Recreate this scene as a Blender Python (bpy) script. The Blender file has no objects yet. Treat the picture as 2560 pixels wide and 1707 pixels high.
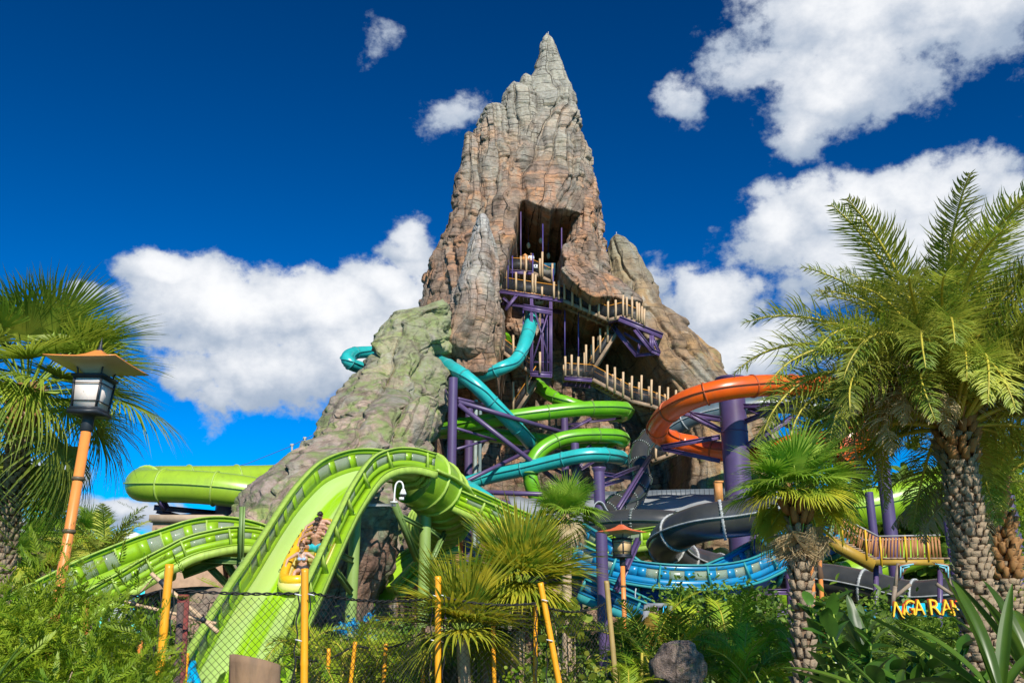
import bpy, math, random
import numpy as np
from mathutils import Vector, Matrix
R = math.radians
PI = math.pi
random.seed(7)
rng = np.random.default_rng(11)
sc = bpy.context.scene
col = sc.collection

# ---------------------------------------------------------------- camera, sky, sun, exposure
F, PITCH, CAMZ = 2340.0, R(17.8), 1.7
cam_d = bpy.data.cameras.new('camera')
cam_d.lens = F / 2560 * 36
cam_d.sensor_width = 36
cam_d.clip_end = 6000
cam = bpy.data.objects.new('camera', cam_d)
cam.location = (0, 0, CAMZ)
cam.rotation_euler = (R(90) + PITCH, 0, 0)
col.objects.link(cam)
sc.camera = cam
cp, sp = math.cos(PITCH), math.sin(PITCH)

def P(px, py, Y):
    """point at ground distance Y that the photograph shows at (px, py)"""
    u = (px - 1280) / F; v = (853.5 - py) / F
    d = (u, cp - v * sp, sp + v * cp)
    k = Y / d[1]
    return Vector((d[0] * k, Y, CAMZ + d[2] * k))
def PZ(px, Y, z):
    """point at distance Y and height z that lies in picture column px"""
    zc = Y * cp + (z - CAMZ) * sp
    return Vector(((px - 1280) / F * zc, Y, z))
def azel(px, py):
    p = P(px, py, 1.0) - Vector((0, 0, CAMZ)); p.normalize()
    return math.atan2(p.x, p.y), math.asin(p.z)

sc.view_settings.view_transform = 'Standard'
sc.view_settings.look = 'None'
sc.view_settings.gamma = 1
sc.view_settings.use_curve_mapping = False
sc.view_settings.exposure = 0.42
sc.cycles.max_bounces = 6
sc.cycles.transparent_max_bounces = 12
SUN_EL, SUN_AZ = R(36), R(16)           # sun behind the camera, a little to its right
sun_dir = Vector((math.sin(SUN_AZ) * math.cos(SUN_EL), -math.cos(SUN_AZ) * math.cos(SUN_EL), math.sin(SUN_EL)))
sd = bpy.data.lights.new('sun', 'SUN')
sd.energy = 4.2; sd.angle = R(0.5); sd.color = (1.0, 0.94, 0.84)
so = bpy.data.objects.new('sun', sd)
so.rotation_euler = sun_dir.to_track_quat('Z', 'Y').to_euler()
so.location = (0, -30, 60)
col.objects.link(so)

world = bpy.data.worlds.new('World'); sc.world = world; world.use_nodes = True
wt = world.node_tree; wt.nodes.clear()
def wn(t, **k):
    n = wt.nodes.new(t)
    for a, b in k.items(): setattr(n, a, b)
    return n
def wl(a, b): wt.links.new(a, b)
def wmath(op, a, b=None, clamp=False):
    n = wn('ShaderNodeMath', operation=op); n.use_clamp = clamp
    for i, v in enumerate((a, b)):
        if v is None: continue
        if isinstance(v, (int, float)): n.inputs[i].default_value = v
        else: wl(v, n.inputs[i])
    return n.outputs[0]
sky = wn('ShaderNodeTexSky', sky_type='NISHITA')
sky.sun_disc = False; sky.sun_elevation = SUN_EL; sky.sun_rotation = PI - SUN_AZ
sky.air_density = 1.0; sky.dust_density = 0.15; sky.ozone_density = 3.0; sky.altitude = 200
hsv = wn('ShaderNodeHueSaturation'); hsv.inputs['Saturation'].default_value = 1.22
hsv.inputs['Hue'].default_value = 0.493
skm = wn('ShaderNodeMix', data_type='RGBA', blend_type='MULTIPLY'); skm.inputs[0].default_value = 1
wl(sky.outputs[0], skm.inputs[6]); skm.inputs[7].default_value = (.36, .76, 1.22, 1)
wl(skm.outputs[2], hsv.inputs['Color'])
gmn = wn('ShaderNodeGamma'); wl(hsv.outputs[0], gmn.inputs[0]); gmn.inputs[1].default_value = 1.7
sk2 = wn('ShaderNodeMix', data_type='RGBA', blend_type='MULTIPLY'); sk2.inputs[0].default_value = 1; wl(gmn.outputs[0], sk2.inputs[6]); sk2.inputs[7].default_value = (.8, .47, .265, 1)
tc = wn('ShaderNodeTexCoord')
nrm = wn('ShaderNodeVectorMath', operation='NORMALIZE'); wl(tc.outputs['Generated'], nrm.inputs[0])
sx = wn('ShaderNodeSeparateXYZ'); wl(nrm.outputs[0], sx.inputs[0])
az = wmath('ARCTAN2', sx.outputs[0], sx.outputs[1]); el = wmath('ARCSINE', sx.outputs[2])
def wnoise(scale, detail, rough, seedoff, stretch=1.0):
    m = wn('ShaderNodeMapping'); wl(nrm.outputs[0], m.inputs[0])
    m.inputs['Location'].default_value = (seedoff, seedoff * .7, seedoff * 1.3)
    m.inputs['Scale'].default_value = (1, 1, stretch)
    n = wn('ShaderNodeTexNoise'); wl(m.outputs[0], n.inputs['Vector'])
    n.inputs['Scale'].default_value = scale; n.inputs['Detail'].default_value = detail; n.inputs['Roughness'].default_value = rough
    return n
w1 = wnoise(7, 4, .6, 3.1); w2 = wnoise(16, 7, .62, 5.5, 1.3); w3 = wnoise(34, 9, .62, 9.2, 1.2); w4 = wnoise(6, 3, .5, 1.7)
azd = wmath('ADD', az, wmath('MULTIPLY', wmath('SUBTRACT', w1.outputs[0], .5), .10))
sep1 = wn('ShaderNodeSeparateColor'); wl(w1.outputs['Color'], sep1.inputs[0])
eld = wmath('ADD', el, wmath('MULTIPLY', wmath('SUBTRACT', sep1.outputs[1], .5), .08))
# clouds: (px, py, rx, ry, weight)
CL = [(2180, 40, 310, 130, 1.0), (2420, 50, 240, 120, .95), (2120, 215, 190, 120, 1.0), (1960, 150, 130, 50, .75), (2040, 330, 80, 70, .85), (2330, 130, 150, 50, .75),
      (2130, 560, 270, 110, 1.1), (2330, 500, 220, 90, 1.1), (1960, 600, 110, 120, 1.0), (2560, 520, 140, 90, 1.1), (2050, 700, 140, 90, 1.0), (2400, 620, 260, 130, 1.1),
      (1770, 770, 130, 110, 1.1), (1860, 870, 120, 90, 1.0), (1640, 720, 60, 90, .75), (1790, 900, 170, 80, 1.0), (1690, 260, 70, 80, .56), (1150, 300, 105, 62, .58), (950, 85, 50, 60, .42),
      (2400, 860, 300, 60, .8), (1980, 510, 50, 30, .55),
      (425, 680, 130, 62, 1.0), (560, 790, 230, 120, 1.15), (760, 800, 240, 120, 1.2), (950, 740, 200, 90, 1.15), (1010, 640, 90, 70, 1.0), (1040, 740, 130, 110, 1.0),
      (640, 930, 230, 100, 1.05), (870, 900, 220, 120, 1.1), (530, 1010, 60, 80, .7), (480, 960, 110, 50, .75), (200, 745, 70, 45, .6), (330, 1290, 150, 38, .9), (120, 1200, 120, 35, .6),
      (60, 1330, 200, 40, .7), (240, 1265, 120, 25, .6), (-300, 900, 250, 120, 1.0), (2900, 800, 300, 150, 1.0), (3000, 200, 250, 120, .9), (-500, 300, 160, 70, .7)]
acc = None; acc2 = None
cmb = wn('ShaderNodeCombineXYZ'); wl(azd, cmb.inputs[0]); wl(eld, cmb.inputs[1])
for (px, py, rx, ry, w) in CL:
    a, e = azel(px, py)
    m = wn('ShaderNodeVectorMath', operation='SUBTRACT'); wl(cmb.outputs[0], m.inputs[0]); m.inputs[1].default_value = (a, e, 0)
    s = wn('ShaderNodeVectorMath', operation='MULTIPLY'); wl(m.outputs[0], s.inputs[0])
    kx = F * math.cos(e) ; s.inputs[1].default_value = (kx / rx, F / ry, 0)
    L = wn('ShaderNodeVectorMath', operation='LENGTH'); wl(s.outputs[0], L.inputs[0])
    v = wmath('MULTIPLY', wmath('SUBTRACT', 1.42, L.outputs['Value']), w)
    acc = v if acc is None else wmath('MAXIMUM', acc, v)
    # height inside the puff, for grey undersides
    sy = wn('ShaderNodeSeparateXYZ'); wl(s.outputs[0], sy.inputs[0])
    u = wmath('MULTIPLY', wmath('MAXIMUM', v, 0.0), wmath('ADD', wmath('MULTIPLY', sy.outputs[1], .5), .6))
    acc2 = u if acc2 is None else wmath('MAXIMUM', acc2, u)
nz = wmath('ADD', wmath('MULTIPLY', wmath('SUBTRACT', w2.outputs[0], .5), 1.75), wmath('MULTIPLY', wmath('SUBTRACT', w3.outputs[0], .5), .95))
dens = wmath('ADD', acc, nz)
mr = wn('ShaderNodeMapRange', interpolation_type='SMOOTHSTEP'); wl(dens, mr.inputs[0])
mr.inputs[1].default_value = .24; mr.inputs[2].default_value = .70
mr2 = wn('ShaderNodeMapRange', interpolation_type='SMOOTHSTEP'); wl(wmath('ADD', acc2, wmath('MULTIPLY', wmath('SUBTRACT', w2.outputs[0], .5), 1.4)), mr2.inputs[0])
mr2.inputs[1].default_value = .10; mr2.inputs[2].default_value = 1.15
cr = wn('ShaderNodeMix', data_type='RGBA'); wl(mr2.outputs[0], cr.inputs[0])
cr.inputs[6].default_value = (4.0, 4.9, 6.3, 1); cr.inputs[7].default_value = (10.4, 10.5, 10.7, 1)
mx = wn('ShaderNodeMix', data_type='RGBA'); wl(mr.outputs[0], mx.inputs[0]); wl(sk2.outputs[2], mx.inputs[6]); wl(cr.outputs[2], mx.inputs[7])
bg = wn('ShaderNodeBackground'); bg.inputs['Strength'].default_value = 0.072
wl(mx.outputs[2], bg.inputs[0])
wo = wn('ShaderNodeOutputWorld'); wl(bg.outputs[0], wo.inputs[0])

# ---------------------------------------------------------------- helpers
def tag(o, label=None, cat=None, group=None, kind=None):
    if label: o['label'] = label
    if cat: o['category'] = cat
    if group: o['group'] = group
    if kind: o['kind'] = kind
    return o
def thing(name, label, cat, loc=(0, 0, 0), rz=0, group=None):
    o = bpy.data.objects.new(name, None); col.objects.link(o)
    o.location = loc; o.rotation_euler = (0, 0, rz); o.empty_display_size = .2
    return tag(o, label, cat, group)
def mesh_np(name, V, FS):
    """V (n,3); FS list of index arrays, each (m,k)"""
    me = bpy.data.meshes.new(name)
    V = np.asarray(V, dtype=np.float32)
    me.vertices.add(len(V)); me.vertices.foreach_set('co', V.ravel())
    loops = np.concatenate([f.ravel() for f in FS]).astype(np.int32)
    sizes = np.concatenate([np.full(len(f), f.shape[1]) for f in FS])
    starts = np.concatenate([[0], np.cumsum(sizes)[:-1]]).astype(np.int32)
    me.loops.add(len(loops)); me.loops.foreach_set('vertex_index', loops)
    me.polygons.add(len(sizes)); me.polygons.foreach_set('loop_start', starts)
    me.update(calc_edges=True); me.validate()
    return me
class MB:
    def __init__(s): s.v = []; s.f = {}; s.n = 0
    def add(s, V, faces):
        V = np.asarray(V, dtype=float).reshape(-1, 3)
        if isinstance(faces, np.ndarray): s.f.setdefault(faces.shape[1], []).append(faces + s.n)
        else:
            by = {}
            for f in faces: by.setdefault(len(f), []).append(f)
            for k, l in by.items(): s.f.setdefault(k, []).append(np.array(l) + s.n)
        s.v.append(V); s.n += len(V); return s
    def box(s, c, size, rot=None, taper=1.0):
        h = np.array(size) / 2.0
        V = np.array([(x, y, z) for z in (-1, 1) for y in (-1, 1) for x in (-1, 1)], float)
        V[4:, :2] *= taper
        V = V * h
        if rot is not None: V = V @ np.array(rot.to_3x3()).T
        V = V + np.array(c)
        return s.add(V, [(0, 2, 3, 1), (4, 5, 7, 6), (0, 1, 5, 4), (2, 6, 7, 3), (0, 4, 6, 2), (1, 3, 7, 5)])
    def beam(s, a, b, w, h=None, up=(0, 0, 1)):
        a = Vector(a); b = Vector(b); h = h or w
        T = (b - a).normalized(); S = T.cross(Vector(up))
        if S.length < .05: S = T.cross(Vector((0, 1, 0)))
        S.normalize(); U = S.cross(T)
        prof = [(-w / 2, -h / 2), (w / 2, -h / 2), (w / 2, h / 2), (-w / 2, h / 2)]
        V = [p + S * x + U * y for p in (a, b) for x, y in prof]
        return s.add([tuple(v) for v in V], [(0, 3, 2, 1), (4, 5, 6, 7), (0, 1, 5, 4), (1, 2, 6, 5), (2, 3, 7, 6), (3, 0, 4, 7)])
    def ibeam(s, a, b, w, h, t=None):
        a = Vector(a); b = Vector(b); t = t or h * .14
        up = Vector((0, 0, 1)); T = (b - a).normalized(); S = T.cross(up).normalized(); U = S.cross(T)
        s.beam(a + U * (h / 2 - t / 2), b + U * (h / 2 - t / 2), w, t)
        s.beam(a - U * (h / 2 - t / 2), b - U * (h / 2 - t / 2), w, t)
        return s.beam(a, b, w * .22, h - 2 * t - .002)
    def tube(s, pts, r, n=8, cap=True):
        pts = [Vector(p) for p in pts]
        m = len(pts); rr = r if hasattr(r, '__len__') else [r] * m
        fr = frames(pts)
        ang = np.linspace(0, 2 * PI, n, endpoint=False)
        V = []
        for i in range(m):
            _, S, U = fr[i]
            c = np.array(pts[i]); S = np.array(S); U = np.array(U)
            V.append(c + rr[i] * (np.cos(ang)[:, None] * S + np.sin(ang)[:, None] * U))
        V = np.concatenate(V)
        i0 = np.arange(m - 1)[:, None] * n; j = np.arange(n)[None, :]; j2 = (j + 1) % n
        Fq = np.stack([i0 + j, i0 + j2, i0 + n + j2, i0 + n + j], -1).reshape(-1, 4)
        s.add(V, Fq)
        if cap: s.n -= len(V); s.f.setdefault(n, []).append(np.array([list(range(n))[::-1], [(m - 1) * n + k for k in range(n)]]) + s.n); s.n += len(V)
        return s
    def grid(s, G, closed=False):
        a, b = G.shape[:2]
        i = np.arange(a - 1)[:, None] * b
        j = np.arange(b if closed else b - 1)[None, :]; j2 = (j + 1) % b
        return s.add(G.reshape(-1, 3), np.stack([i + j, i + j2, i + b + j2, i + b + j], -1).reshape(-1, 4))
    def lathe(s, prof, c=(0, 0, 0), n=16):
        ang = np.linspace(0, 2 * PI, n, endpoint=False)
        G = np.array([[(c[0] + r * math.cos(a), c[1] + r * math.sin(a), c[2] + z) for a in ang] for r, z in prof])
        return s.grid(G, True)
    def loft(s, fr, prof, cap=True):
        """closed profile [(u,v)] along frames [(c,S,U)]"""
        pr = np.array(prof); k = len(pr)
        V = np.concatenate([np.array(c) + pr[:, :1] * np.array(S) + pr[:, 1:2] * np.array(U) for c, S, U in fr])
        m = len(fr); i0 = np.arange(m - 1)[:, None] * k; j = np.arange(k)[None, :]; j2 = (j + 1) % k
        base = s.n
        s.add(V, np.stack([i0 + j, i0 + j2, i0 + k + j2, i0 + k + j], -1).reshape(-1, 4))
        if cap: s.f.setdefault(k, []).append(np.array([list(range(k))[::-1], [(m - 1) * k + q for q in range(k)]]) + base)
        return s
    def build(s, name, mat, parent=None, smooth=False, world=True, kind=None, label=None):
        V = np.concatenate(s.v)
        if parent is not None and world: V = V - np.array(base_of(parent))
        me = mesh_np(name, V, [np.concatenate(l) for l in s.f.values()])
        return put(name, me, mat, parent, smooth, kind, label)
def base_of(o):
    l = Vector(o.location)
    while o.parent: o = o.parent; l += Vector(o.location)
    return l
def put(name, me, mat, parent=None, smooth=False, kind=None, label=None):
    if mat is not None and not me.materials: me.materials.append(mat)
    if smooth: me.polygons.foreach_set('use_smooth', [True] * len(me.polygons)); 
    o = bpy.data.objects.new(name, me); col.objects.link(o)
    if parent is not None: o.parent = parent
    if kind: o['kind'] = kind
    if label: o['label'] = label
    return o
def sharp(me, deg=35):
    me.set_sharp_from_angle(angle=R(deg))
def copy_tree(o, parent=None, **kw):
    c = o.copy(); col.objects.link(c)
    if parent is not None: c.parent = parent
    for ch in list(o.children): copy_tree(ch, c)
    for k, v in kw.items(): c[k] = v
    return c
def frames(pts):
    pts = [Vector(p) for p in pts]; m = len(pts); out = []
    T0 = (pts[1] - pts[0]).normalized()
    S = T0.cross(Vector((0, 0, 1)))
    if S.length < .02: S = T0.cross(Vector((0, 1, 0)))
    S.normalize()
    for i in range(m):
        T = (pts[min(i + 1, m - 1)] - pts[max(i - 1, 0)]).normalized()
        S = (S - T * S.dot(T)).normalized(); out.append((pts[i], S, S.cross(T)))
    return out
def hframes(pts, bank=None):
    """frames whose side vector stays horizontal (plus optional bank angle)"""
    pts = [Vector(p) for p in pts]; m = len(pts); out = []
    for i in range(m):
        T = (pts[min(i + 1, m - 1)] - pts[max(i - 1, 0)]).normalized()
        S = T.cross(Vector((0, 0, 1))).normalized(); U = S.cross(T)
        if bank is not None:
            a = bank[i]; S, U = S * math.cos(a) + U * math.sin(a), U * math.cos(a) - S * math.sin(a)
        out.append((pts[i], S, U))
    return out
def spline(pts, step=.3, closed=False):
    pts = [Vector(p) for p in pts]; out = []
    n = len(pts)
    for i in range(n - 1):
        p0 = pts[i - 1] if i else pts[0] * 2 - pts[1]; p1 = pts[i]; p2 = pts[i + 1]
        p3 = pts[i + 2] if i + 2 < n else pts[-1] * 2 - pts[-2]
        k = max(2, int((p2 - p1).length / step))
        for j in range(k):
            t = j / k
            out.append(.5 * ((2 * p1) + (p2 - p0) * t + (2 * p0 - 5 * p1 + 4 * p2 - p3) * t * t + (3 * p1 - p0 - 3 * p2 + p3) * t ** 3))
    out.append(pts[-1]); return out
def resample(pts, step):
    pts = [Vector(p) for p in pts]; L = [0]
    for a, b in zip(pts, pts[1:]): L.append(L[-1] + (b - a).length)
    n = max(2, int(L[-1] / step)); A = np.array(pts); t = np.linspace(0, L[-1], n + 1)
    return [Vector((np.interp(x, L, A[:, 0]), np.interp(x, L, A[:, 1]), np.interp(x, L, A[:, 2]))) for x in t]
# numpy value noise
def _h(ix, iy, iz, seed):
    n = (ix * 73856093) ^ (iy * 19349663) ^ (iz * 83492791) ^ (seed * 2654435)
    n = (n ^ (n >> 13)) * 1274126177 & 0x7fffffff
    n = (n ^ (n >> 16)) * 668265263 & 0x7fffffff
    return (n ^ (n >> 15)) % 100003 / 100003.0
def vnoise(p, seed=0):
    p = np.asarray(p, float); i = np.floor(p).astype(np.int64); f = p - i; f = f * f * (3 - 2 * f)
    r = 0
    for dx in (0, 1):
        for dy in (0, 1):
            for dz in (0, 1):
                w = (f[..., 0] if dx else 1 - f[..., 0]) * (f[..., 1] if dy else 1 - f[..., 1]) * (f[..., 2] if dz else 1 - f[..., 2])
                r = r + w * _h(i[..., 0] + dx, i[..., 1] + dy, i[..., 2] + dz, seed)
    return r * 2 - 1
def fbm(p, oct=4, seed=0):
    r = 0; a = 1; p = np.asarray(p, float)
    for k in range(oct): r = r + a * vnoise(p * 2 ** k, seed + k * 17); a *= .5
    return r

# ---------------------------------------------------------------- materials
def newmat(name):
    m = bpy.data.materials.new(name); m.use_nodes = True
    return m, m.node_tree, m.node_tree.nodes['Principled BSDF']
def M(name, c, rough=.6, var=.15, scale=3.0, metal=0, bump=0.0, bscale=None, spec=.5, c2=None, aniso=(1, 1, 1), dirt=0, trans=0, coat=0):
    """one procedural material: base colour broken up by noise, fine relief, optional dirt streaks"""
    m, nt, b = newmat(name)
    N = nt.nodes.new; L = nt.links.new
    t = N('ShaderNodeTexCoord'); mp = N('ShaderNodeMapping'); mp.inputs['Scale'].default_value = aniso
    L(t.outputs['Object'], mp.inputs[0])
    n = N('ShaderNodeTexNoise'); n.inputs['Scale'].default_value = scale; n.inputs['Detail'].default_value = 6; n.inputs['Roughness'].default_value = .62
    L(mp.outputs[0], n.inputs['Vector'])
    r = N('ShaderNodeMapRange'); r.inputs[1].default_value = .3; r.inputs[2].default_value = .7; L(n.outputs[0], r.inputs[0])
    x = N('ShaderNodeMix'); x.data_type = 'RGBA'; L(r.outputs[0], x.inputs[0])
    d = c2 if c2 else tuple(v * (1 - var) for v in c)
    e = c if c2 else tuple(min(1, v * (1 + var)) for v in c)
    x.inputs[6].default_value = (*d, 1); x.inputs[7].default_value = (*e, 1)
    out = x.outputs[2]
    if dirt:
        n2 = N('ShaderNodeTexNoise'); n2.inputs['Scale'].default_value = scale * 2.3; n2.inputs['Detail'].default_value = 8
        m2 = N('ShaderNodeMapping'); m2.inputs['Scale'].default_value = (1.6, 1.6, .25); L(t.outputs['Object'], m2.inputs[0]); L(m2.outputs[0], n2.inputs['Vector'])
        r2 = N('ShaderNodeMapRange'); r2.inputs[1].default_value = .5; r2.inputs[2].default_value = .78; r2.inputs[4].default_value = dirt; L(n2.outputs[0], r2.inputs[0])
        x2 = N('ShaderNodeMix'); x2.data_type = 'RGBA'; L(r2.outputs[0], x2.inputs[0]); L(out, x2.inputs[6]); x2.inputs[7].default_value = (.10, .085, .06, 1)
        out = x2.outputs[2]
    L(out, b.inputs['Base Color'])
    b.inputs['Roughness'].default_value = rough; b.inputs['Metallic'].default_value = metal; b.inputs['Specular IOR Level'].default_value = spec
    if coat: b.inputs['Coat Weight'].default_value = coat; b.inputs['Coat Roughness'].default_value = .25
    if trans:
        b.inputs['Transmission Weight'].default_value = trans
    if bump:
        n3 = N('ShaderNodeTexNoise'); n3.inputs['Scale'].default_value = bscale or scale * 6; n3.inputs['Detail'].default_value = 5; L(mp.outputs[0], n3.inputs['Vector'])
        bp = N('ShaderNodeBump'); bp.inputs['Strength'].default_value = bump; bp.inputs['Distance'].default_value = .02; L(n3.outputs[0], bp.inputs['Height']); L(bp.outputs[0], b.inputs['Normal'])
    return m
def leafmat(name, c, c2, scale=1.2, rough=.5, trans=.42, rnd=.22):
    """leaf: clumps of two greens, per-frond variation, light coming through"""
    m, nt, b = newmat(name); N = nt.nodes.new; L = nt.links.new
    t = N('ShaderNodeNewGeometry'); n = N('ShaderNodeTexNoise'); n.inputs['Scale'].default_value = scale; n.inputs['Detail'].default_value = 5
    L(t.outputs['Position'], n.inputs['Vector'])
    r = N('ShaderNodeMapRange'); r.inputs[1].default_value = .35; r.inputs[2].default_value = .65; L(n.outputs[0], r.inputs[0])
    x = N('ShaderNodeMix'); x.data_type = 'RGBA'; L(r.outputs[0], x.inputs[0]); x.inputs[6].default_value = (*c, 1); x.inputs[7].default_value = (*c2, 1)
    h = N('ShaderNodeHueSaturation'); oi = N('ShaderNodeObjectInfo')
    v = N('ShaderNodeMapRange'); v.inputs[3].default_value = 1 - rnd; v.inputs[4].default_value = 1 + rnd; L(oi.outputs['Random'], v.inputs[0])
    L(v.outputs[0], h.inputs['Value']); L(x.outputs[2], h.inputs['Color'])
    L(h.outputs[0], b.inputs['Base Color']); b.inputs['Roughness'].default_value = rough
    tr = N('ShaderNodeBsdfTranslucent'); L(h.outputs[0], tr.inputs[0]); ms = N('ShaderNodeMixShader'); ms.inputs[0].default_value = trans
    L(b.outputs[0], ms.inputs[1]); L(tr.outputs[0], ms.inputs[2]); L(ms.outputs[0], nt.nodes['Material Output'].inputs[0])
    return m
# ---------------------------------------------------------------- ground
def rockmat(name, base, moss, top, orange, zt=(14, 48), scale=.16, mossz=(16, 30), crkamt=1.0, mossn=.52):
    m, nt, b = newmat(name); N = nt.nodes.new; L = nt.links.new
    g = N('ShaderNodeNewGeometry'); s = N('ShaderNodeSeparateXYZ'); L(g.outputs['Position'], s.inputs[0])
    def noise(sc_, det=7, ro=.62, st=(1, 1, 1), off=0):
        mp = N('ShaderNodeMapping'); mp.inputs['Scale'].default_value = st; mp.inputs['Location'].default_value = (off, off, off)
        L(g.outputs['Position'], mp.inputs[0]); n = N('ShaderNodeTexNoise'); L(mp.outputs[0], n.inputs['Vector'])
        n.inputs['Scale'].default_value = sc_; n.inputs['Detail'].default_value = det; n.inputs['Roughness'].default_value = ro; return n.outputs[0]
    def rng_(v, a, b_, lo=0, hi=1):
        r = N('ShaderNodeMapRange'); r.interpolation_type = 'SMOOTHSTEP'; L(v, r.inputs[0])
        for i, q in enumerate((a, b_, lo, hi)): r.inputs[i + 1].default_value = q
        return r.outputs[0]
    def mth(op, a, b_, cl=False):
        n = N('ShaderNodeMath'); n.operation = op; n.use_clamp = cl
        for i, v in enumerate((a, b_)):
            if isinstance(v, (int, float)): n.inputs[i].default_value = v
            else: L(v, n.inputs[i])
        return n.outputs[0]
    def mix(f, a, b_):
        x = N('ShaderNodeMix'); x.data_type = 'RGBA'; L(f, x.inputs[0])
        for i, v in ((6, a), (7, b_)):
            if isinstance(v, tuple): x.inputs[i].default_value = (*v, 1)
            else: L(v, x.inputs[i])
        return x.outputs[2]
    z = s.outputs[2]
    c = mix(rng_(noise(scale * 2), .38, .62), base, orange)
    c = mix(rng_(noise(scale * 5, off=7), .42, .66), c, tuple(v * .55 for v in base))
    zz = mth('ADD', z, mth('MULTIPLY', mth('SUBTRACT', noise(scale * 1.6, off=3), .5), 26))
    c = mix(rng_(zz, zt[0], zt[1]), c, top)
    c = mix(mth('MULTIPLY', rng_(noise(scale * 4, off=21), mossn, mossn + .16), rng_(zz, mossz[1], mossz[0])), c, moss)
    c = mix(mth('MULTIPLY', rng_(noise(scale * 2.6, 7, .62, (1, 1, .45), off=33), .50, .66), .8), c, (.38, .36, .29))
    c = mix(mth('MULTIPLY', rng_(noise(.55, 8, .7, (1, 1, .16), 9), .57, .72), .6), c, (.60, .56, .48))
    c = mix(mth('MULTIPLY', rng_(noise(.75, 8, .7, (1, 1, .22), 17), .50, .70), .8), c, (.07, .052, .04))
    c = mix(rng_(noise(3.2, 8, .7, (1, 1, 1.6)), .35, .72, 0, .55), c, tuple(v * .45 for v in base))
    # carved joints and cracks: shade of their depth painted dark, with some dirt
    at = N('ShaderNodeAttribute'); at.attribute_name = 'crack'
    c = mix(mth('MULTIPLY', at.outputs['Fac'], .35), c, (.035, .028, .022))
    av = N('ShaderNodeAttribute'); av.attribute_name = 'suv'
    nw = N('ShaderNodeTexNoise'); nw.inputs['Scale'].default_value = 1.1; nw.inputs['Detail'].default_value = 5; L(g.outputs['Position'], nw.inputs['Vector'])
    va = N('ShaderNodeVectorMath'); va.operation = 'SCALE'; L(nw.outputs['Color'], va.inputs[0]); va.inputs['Scale'].default_value = .22
    vb = N('ShaderNodeVectorMath'); L(av.outputs['Vector'], vb.inputs[0]); L(va.outputs[0], vb.inputs[1])
    def brick(sc_, mort, sm):
        bt = N('ShaderNodeTexBrick'); L(vb.outputs[0], bt.inputs['Vector']); bt.offset = .5; bt.offset_frequency = 2; bt.squash = 1
        for k_, v_ in (('Scale', 1), ('Mortar Size', mort), ('Mortar Smooth', sm), ('Bias', 0), ('Brick Width', sc_), ('Row Height', sc_)): bt.inputs[k_].default_value = v_
        bt.inputs['Color1'].default_value = (.0, .0, .0, 1); bt.inputs['Color2'].default_value = (1, 1, 1, 1); bt.inputs['Mortar'].default_value = (.5, .5, .5, 1)
        return bt
    b1 = brick(1.0, .03, .3); b2 = brick(.5, .018, .4)
    gate = rng_(noise(.5, 3, .6, (1, 1, 1), 40), .42, .6)
    gate2 = rng_(noise(.4, 3, .6, (1, 1, 1), 50), .5, .62)
    crk = mth('MAXIMUM', mth('MULTIPLY', b1.outputs['Fac'], mth('ADD', .35, mth('MULTIPLY', gate, .65))), mth('MULTIPLY', b2.outputs['Fac'], mth('MULTIPLY', gate2, .7)))
    hb = N('ShaderNodeHueSaturation'); L(c, hb.inputs['Color']); sb = N('ShaderNodeSeparateColor'); L(b1.outputs['Color'], sb.inputs[0])
    L(mth('ADD', .82, mth('MULTIPLY', sb.outputs[0], .36)), hb.inputs['Value']); L(mth('ADD', .85, mth('MULTIPLY', sb.outputs[0], .3)), hb.inputs['Saturation']); c = hb.outputs[0]
    c = mix(mth('MULTIPLY', crk, crkamt), c, (.03, .024, .018))
    L(c, b.inputs['Base Color']); b.inputs['Roughness'].default_value = .85; b.inputs['Specular IOR Level'].default_value = .25
    h = mth('SUBTRACT', mth('ADD', noise(1.5, 9, .72, (1, 1, 1.8)), mth('MULTIPLY', noise(7, 6, .7), .3)), mth('MULTIPLY', crk, .5 * crkamt))
    bp = N('ShaderNodeBump'); bp.inputs['Strength'].default_value = .9; bp.inputs['Distance'].default_value = .28; L(h, bp.inputs['Height']); L(bp.outputs[0], b.inputs['Normal'])
    return m
rock_main = rockmat('volcano_rock', (.37, .265, .19), (.22, .25, .10), (.46, .44, .36), (.60, .31, .17), (40, 58))
rock_grey = rockmat('pale_rock', (.46, .34, .25), (.34, .32, .22), (.62, .60, .56), (.56, .34, .22), (27, 38))
rock_moss = rockmat('mossy_rock', (.50, .37, .28), (.27, .34, .12), (.32, .36, .20), (.56, .42, .34), (12, 30), .22, (18, 40), .4, .43)
rock_right = rockmat('right_rock', (.37, .25, .15), (.27, .31, .08), (.36, .33, .22), (.50, .30, .15), (26, 42), crkamt=.6)

def poly_sd(x, y, poly):
    """signed distance (negative inside) of points to a polygon"""
    d = np.full(x.shape, 1e9); ins = np.zeros(x.shape, bool); n = len(poly)
    for i in range(n):
        x1, y1 = poly[i]; x2, y2 = poly[(i + 1) % n]
        ex, ey = x2 - x1, y2 - y1; t = np.clip(((x - x1) * ex + (y - y1) * ey) / (ex * ex + ey * ey), 0, 1)
        d = np.minimum(d, np.hypot(x - x1 - t * ex, y - y1 - t * ey))
        c = ((y1 > y) != (y2 > y)) & (x < (x2 - x1) * (y - y1) / (y2 - y1 + 1e-9) + x1); ins ^= c
    return np.where(ins, -d, d)
def project(V):
    x, y, z = V[..., 0], V[..., 1], V[..., 2] - CAMZ
    zc = y * cp + z * sp; yc = -y * sp + z * cp
    return 1280 + F * x / zc, 853.5 - F * yc / zc

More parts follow.
